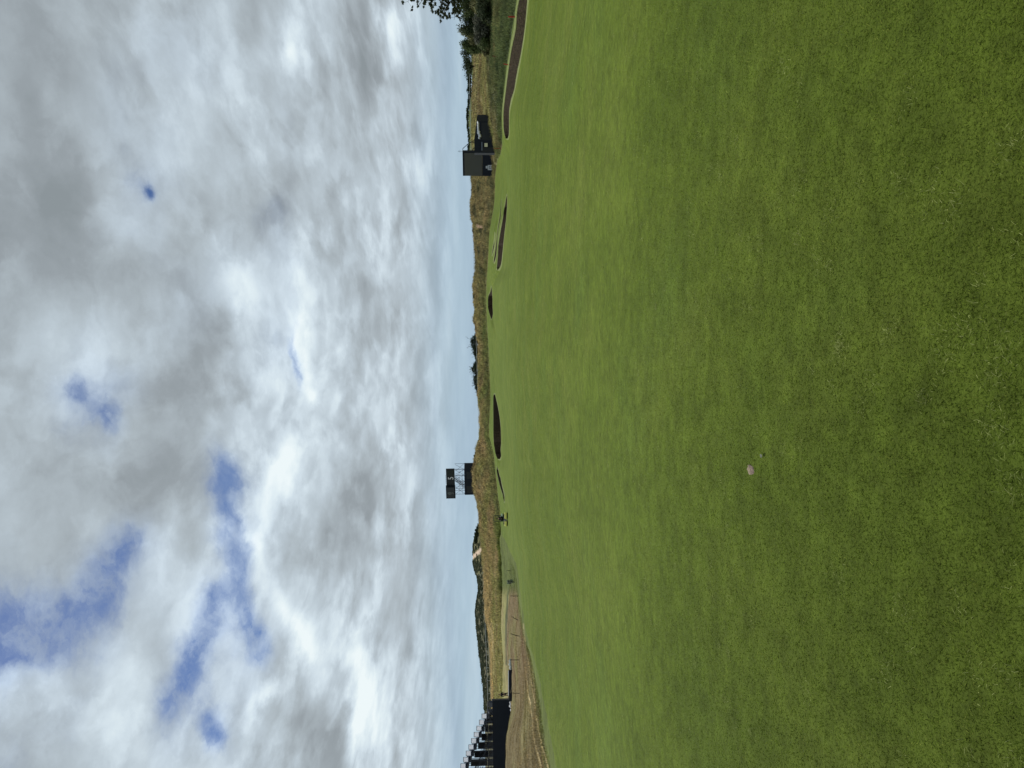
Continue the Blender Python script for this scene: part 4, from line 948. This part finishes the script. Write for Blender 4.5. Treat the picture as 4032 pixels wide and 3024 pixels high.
for i, a_ in enumerate(((-40, 104, 130, 1788, DG, 'dark bush cut off by the right edge under the overhanging tree'), (25, 106, 110, 1794, MG, 'tall dark bush under the overhanging branches'), (88, 108, 90, 1795, DG, 'broad dark green bush left of the overhanging tree'),
        (140, 110, 80, 1799, OG, 'olive topped bush at the highest part of the right bank'), (180, 114, 60, 1806, MG, 'mid green bush at the left end of the crowded right bank'),
        (40, 94, 120, 1868, DG, 'low dark bush in front of the tall bushes at the right edge'), (118, 97, 95, 1862, GG, 'grey green rounded bush in front of the dark bushes'), (185, 100, 70, 1882, OG, 'low olive bush at the front left of the right hand bank'), (150, 98, 130, 1872, MG, 'broad low green bush in the middle of the right hand bank'), (30, 99, 150, 1848, OG, 'wide olive bush between low front bushes and tall dark ones, right edge'), (-50, 92, 110, 1880, MG, 'low bush cut off by the right edge, above the long bunker'))):
    plant('bush', a_[0], a_[1], a_[2], a_[3], a_[4], a_[5], 'bush', G1, 60 + i, 5200, .13)
plant('tree', 206, 150, 44, 1803, DG, 'small dark tree standing at the left end of the right hand bushes', 'tree', None, 80, 1500, .16)
plant('tree', 262, 210, 70, 1816, DG, 'dark dome shaped tree beyond the rough at the right', 'tree', None, 81, 2200, .22)
# overhanging tree whose trunk is outside the frame
g = ground(-150, 66); te = empty('tree', g, 0, 'leafy tree reaching in from the right edge with sprays of branches against the sky', 'tree')
s = 66 / F; rr = np.random.default_rng(5)
m = MB(); top = pt(1640, -150, 66)[2] - g[2]; m.tube([(0, 0, -.3), (.1, 0, top * .4), (-.1, 0, top * .75), (0, 0, top)], [.26, .2, .12, .05], 9)
Vs, Ts, Cs = [], [], []; base = 0
tips = [(1606, 8), (1650, 22), (1668, 30), (1705, 30), (1722, 62), (1748, 60), (1770, 72), (1788, 78), (1640, -40), (1600, -60), (1690, -30), (1740, 0), (1775, 10), (1800, 30), (1620, -120), (1680, -110), (1740, -100), (1760, 40), (1600, -200), (1660, -230), (1720, -250), (1730, 30), (1700, 0), (1785, 45)]
for i, (X, Y) in enumerate(tips):
    p_ = pt(X, Y, 66 + rr.uniform(-1.2, 1.2)) - g; z_ = max(top * .25, p_[2] - rr.uniform(.8, 1.8)); q = np.array([0, 0, z_])
    mid = q * .45 + p_ * .55 + np.array([0, 0, rr.uniform(-.3, .3)])
    m.tube([tuple(q), tuple(mid), tuple(p_)], [.05, .03, .010], 5)
    for k_ in range(9):
        f_ = rr.uniform(.25, 1); b_ = mid * (1 - f_) + p_ * f_; e_ = b_ + rr.normal(0, .34, 3); m.tube([tuple(b_), tuple(e_)], [.012, .005], 4)
        n = int(rr.integers(40, 90)); V, T, C, _ = leafcloud(e_, (.30, .30, .24), n, .085, (.045, .055, .022), rr, lumps=3)
        Vs.append(V); Ts.append(T + base); Cs.append(C); base += len(V)
m.build('trunk', BARK, te); link('crown', arr_mesh('crown', np.concatenate(Vs), np.concatenate(Ts), 4, np.concatenate(Cs)), te, LEAF)
# far shrubs along the skyline at the right
rr = np.random.default_rng(9)
YS = [(235, 1818), (290, 1828), (312, 1836), (330, 1839), (352, 1836), (372, 1840), (392, 1839), (412, 1843), (434, 1839), (452, 1846), (470, 1842), (489, 1841), (505, 1845), (522, 1849), (545, 1851), (566, 1853), (590, 1853)]
ORDL = ['far shrub next to the dark dome shaped tree, taller than the rest', 'second far shrub left of the dome shaped tree', 'third far shrub left of the dome tree, where the skyline dips', 'lowest far shrub in the dip left of the dome tree', 'far shrub just left of the skyline dip', 'far shrub in the longer even row, second from the dip', 'far shrub in the even row, third from the skyline dip', 'lower far shrub about midway along the right skyline', 'pointed taller far shrub midway along the right skyline', 'low far shrub just left of the pointed one', 'far shrub right above the end of the black trailer', 'far shrub above the right end of the white tarpaulin', 'far shrub above the middle of the white tarpaulin', 'far low shrub above the left end of the white tarpaulin', 'far low shrub above the trailer, second from the screen frame', 'far small shrub nearest the screen support frame', 'last far shrub, seen between screen frame and screen']
for i, (Y, Xt) in enumerate(YS):
    plant('shrub', Y, 372, 34, Xt, DG, ORDL[i], 'shrub', 'far shrubs on the right skyline', 100 + i, 420, .34, hmin=1.5)
# trees beyond the rail in the middle
MT = [(1330, 1866, 26, 0, 'low dark tree at the right end of the clump beyond the middle rail'), (1349, 1848, 34, 2, 'tallest rounded dark tree in the clump beyond the middle rail'), (1372, 1858, 34, 2, 'dark tree on the left shoulder of the tallest rounded tree'),
      (1392, 1865, 22, 3, 'small thin topped tree left of the rounded dark trees'), (1412, 1868, 24, 1, 'low dark tree just right of a gap in the middle clump'), (1440, 1864, 26, 3, 'dark tree left of the gap in the middle clump'), (1452, 1857, 20, 12, 'tree with tall bare grey twigs standing above the middle clump'),
      (1478, 1864, 26, 6, 'twiggy tree between the bare tall one and the last dark trees'), (1496, 1863, 24, 2, 'dark upright tree near the left end of the middle clump'), (1513, 1866, 22, 8, 'tree with wispy bare twigs near the left end of the clump'), (1528, 1872, 18, 2, 'small dark tree above the pale golden bush'), (1541, 1878, 12, 6, 'wispy sapling just left of the middle tree clump'), (1556, 1885, 12, 4, 'smallest wispy sapling at the left end of the middle trees')]
for i, (Y, Xt, wpx, tg_, lab) in enumerate(MT): plant('tree', Y, 272 if i % 2 else 276, wpx * 2.1, Xt - 4, (.034, .050, .030), lab, 'tree', 'trees beyond the middle rail', 140 + i, 1500, .22, twigs=tg_)
for i, (Y, d, wpx, Xt, col, lab) in enumerate(((835, 221, 20, 1853, DG, 'small dark bush standing alone on the dune skyline left of the big screen'), (905, 222, 14, 1865, DG, 'tiny dark bush on the skyline above the white sand scar'), (995, 224, 16, 1875, OG, 'olive bush on the skyline above the twin bunkers'), (1036, 225, 10, 1871, DG, 'thin dark twiggy bush on the skyline left of the twin bunkers'),
        (1167, 229, 14, 1862, DG, 'little dark bush on the highest middle dune'), (1236, 226, 12, 1872, DG, 'dark bush on the skyline above the eye shaped bunker'), (1262, 228, 20, 1868, DG, 'wider dark bush on the skyline left of the middle dune'), (1290, 228, 16, 1872, DG, 'low dark bush between the middle dune and the tree clump'),
        (1795, 203, 9, 1868, OG, 'tiny olive bush on the dune right beside the scoreboard'), (1533, 205, 11, 1889, (.55, .42, .16), 'pale golden bush on the dune below the middle trees'))):
    plant('bush', Y, d, wpx, Xt, col, lab, 'bush', None, 170 + i, 420, .2, hmin=.6)
for i, (Y, Xt, wpx) in enumerate(((2072, 1882, 16), (2082, 1873, 18), (2093, 1869, 18), (2106, 1866, 22), (2120, 1868, 20), (2133, 1872, 18))):
    plant('bush', Y, 330, wpx * 1.3, Xt, DG, ('lowest dark bush at the right tip of the far left hill', 'second dark bush from the right tip of the far hill', 'third dark bush from the right tip of the far hill', 'topmost broad dark bush in the clump right of the sand chute', 'dark bush left of the topmost one in the far hill clump', 'dark bush of the far hill clump closest to the sand chute')[i], 'bush', 'dark bushes right of the sand chute', 190 + i, 700, .3, hmin=2)
plant('shrub', 2292, 96, 16, 1992, (.22, .27, .20), 'pale grey green scrubby clump beside the second rope post', 'shrub', None, 200, 500, .1, hmin=.5)
# scrub over the far left hill: reads as one mass
Vs, Ts, Cs, base = [], [], [], 0
for k_ in range(900):
    Y = rr.uniform(2140, 2830); d = rr.uniform(285, 384); g = ground(Y, d); h = rr.uniform(.2, .5)
    if abs((Y - 2158) - (1903 - unproj(g[None])[0][0]) * .85) < 14 and d > 295: continue
    V, T, C, _ = leafcloud(g + np.array([0, 0, h * .3]), (h * 4.5, h * 4, h), 90, .3, np.array((.066, .078, .044)) * rr.uniform(.8, 1.4), rr, lumps=4, low=True)
    Vs.append(V); Ts.append(T + base); Cs.append(C); base += len(V)
tag(link('scrub', arr_mesh('scrub', np.concatenate(Vs), np.concatenate(Ts), 4, np.concatenate(Cs)), None, LEAF), 'dark scrub covering the far hill behind the left dunes', 'scrub', kind='stuff')
# white wild flowers in the rough
n = 260; y = rng.uniform(84, 125, n); x = rng.uniform(az(520), az(330), n) * y; z = Zt(x, y) + rng.uniform(.45, .7, n)
P0 = np.stack([x, y, z], 1); V = (P0[:, None] + rng.normal(0, .022, (n, 4, 3))).reshape(-1, 3); T = (np.arange(n) * 4)[:, None] + np.array([[0, 1, 2, 3]])
tag(link('wildflowers', arr_mesh('wildflowers', V, T, 4, np.tile((.55, .56, .42), (len(V), 1))), None, LEAF), 'tiny white wildflower heads in the rough in front of the black trailer', 'flowers', kind='stuff')

# ---------------------------------------------------------------- small things on the near turf
def nearpt(X, Y): v = ray(X, Y); q = v * (CAMZ / -v[2]); q = v * ((CAMZ - float(Zt(q[0], q[1]))) / -v[2]); return q[0], q[1], float(Zt(q[0], q[1]))
p_ = nearpt(2957, 1850); e = empty('divot', p_, 0, 'small pinkish brown bare divot in the near turf with a straw across it', 'divot')
m = MB(); N = 18; m.add([(0, 0, .008)] + [((.032 + .006 * math.sin(3 * a)) * math.cos(a), (.062 + .01 * math.sin(5 * a)) * math.sin(a), .006) for a in np.linspace(0, 6.283, N, endpoint=False)] + [((.036) * math.cos(a), (.07) * math.sin(a), -.004) for a in np.linspace(0, 6.283, N, endpoint=False)],
    [(0, 1 + k, 1 + (k + 1) % N) for k in range(N)] + [(1 + k, 1 + N + k, 1 + N + (k + 1) % N, 1 + (k + 1) % N) for k in range(N)]); m.v = [(a * .85, b_ * .8, c_) for a, b_, c_ in m.v]; m.build('soil', pmat('pink_soil', (.20, .15, .118), .95, var=.45, scale=60), e, smooth=True)
p2 = nearpt(2957, 1850); m = MB(); m.tube([(-.028, -.02, .014), (0, .0, .017), (.028, .014, .014)], .0018, 6)
o = m.build('straw', pmat('straw', (.62, .52, .30), .7)); o.location = p2; tag(o, 'pale straw lying across the bare divot', 'straw')
p_ = nearpt(3006, 1797); m = MB(); m.add([(0, -.02, .024), (.02, -.03, .03), (.028, 0, .034), (.016, .035, .03), (-.012, .03, .026), (-.018, -.005, .03), (.004, .0, .042)], [(0, 1, 6), (1, 2, 6), (2, 3, 6), (3, 4, 6), (4, 5, 6), (5, 0, 6)])
o = m.build('leaf', pmat('grey_leaf', (.16, .17, .13), .8)); o.location = p_; o.scale = (.5, .5, .5); tag(o, 'small curled pale grey leaf near the divot', 'leaf')
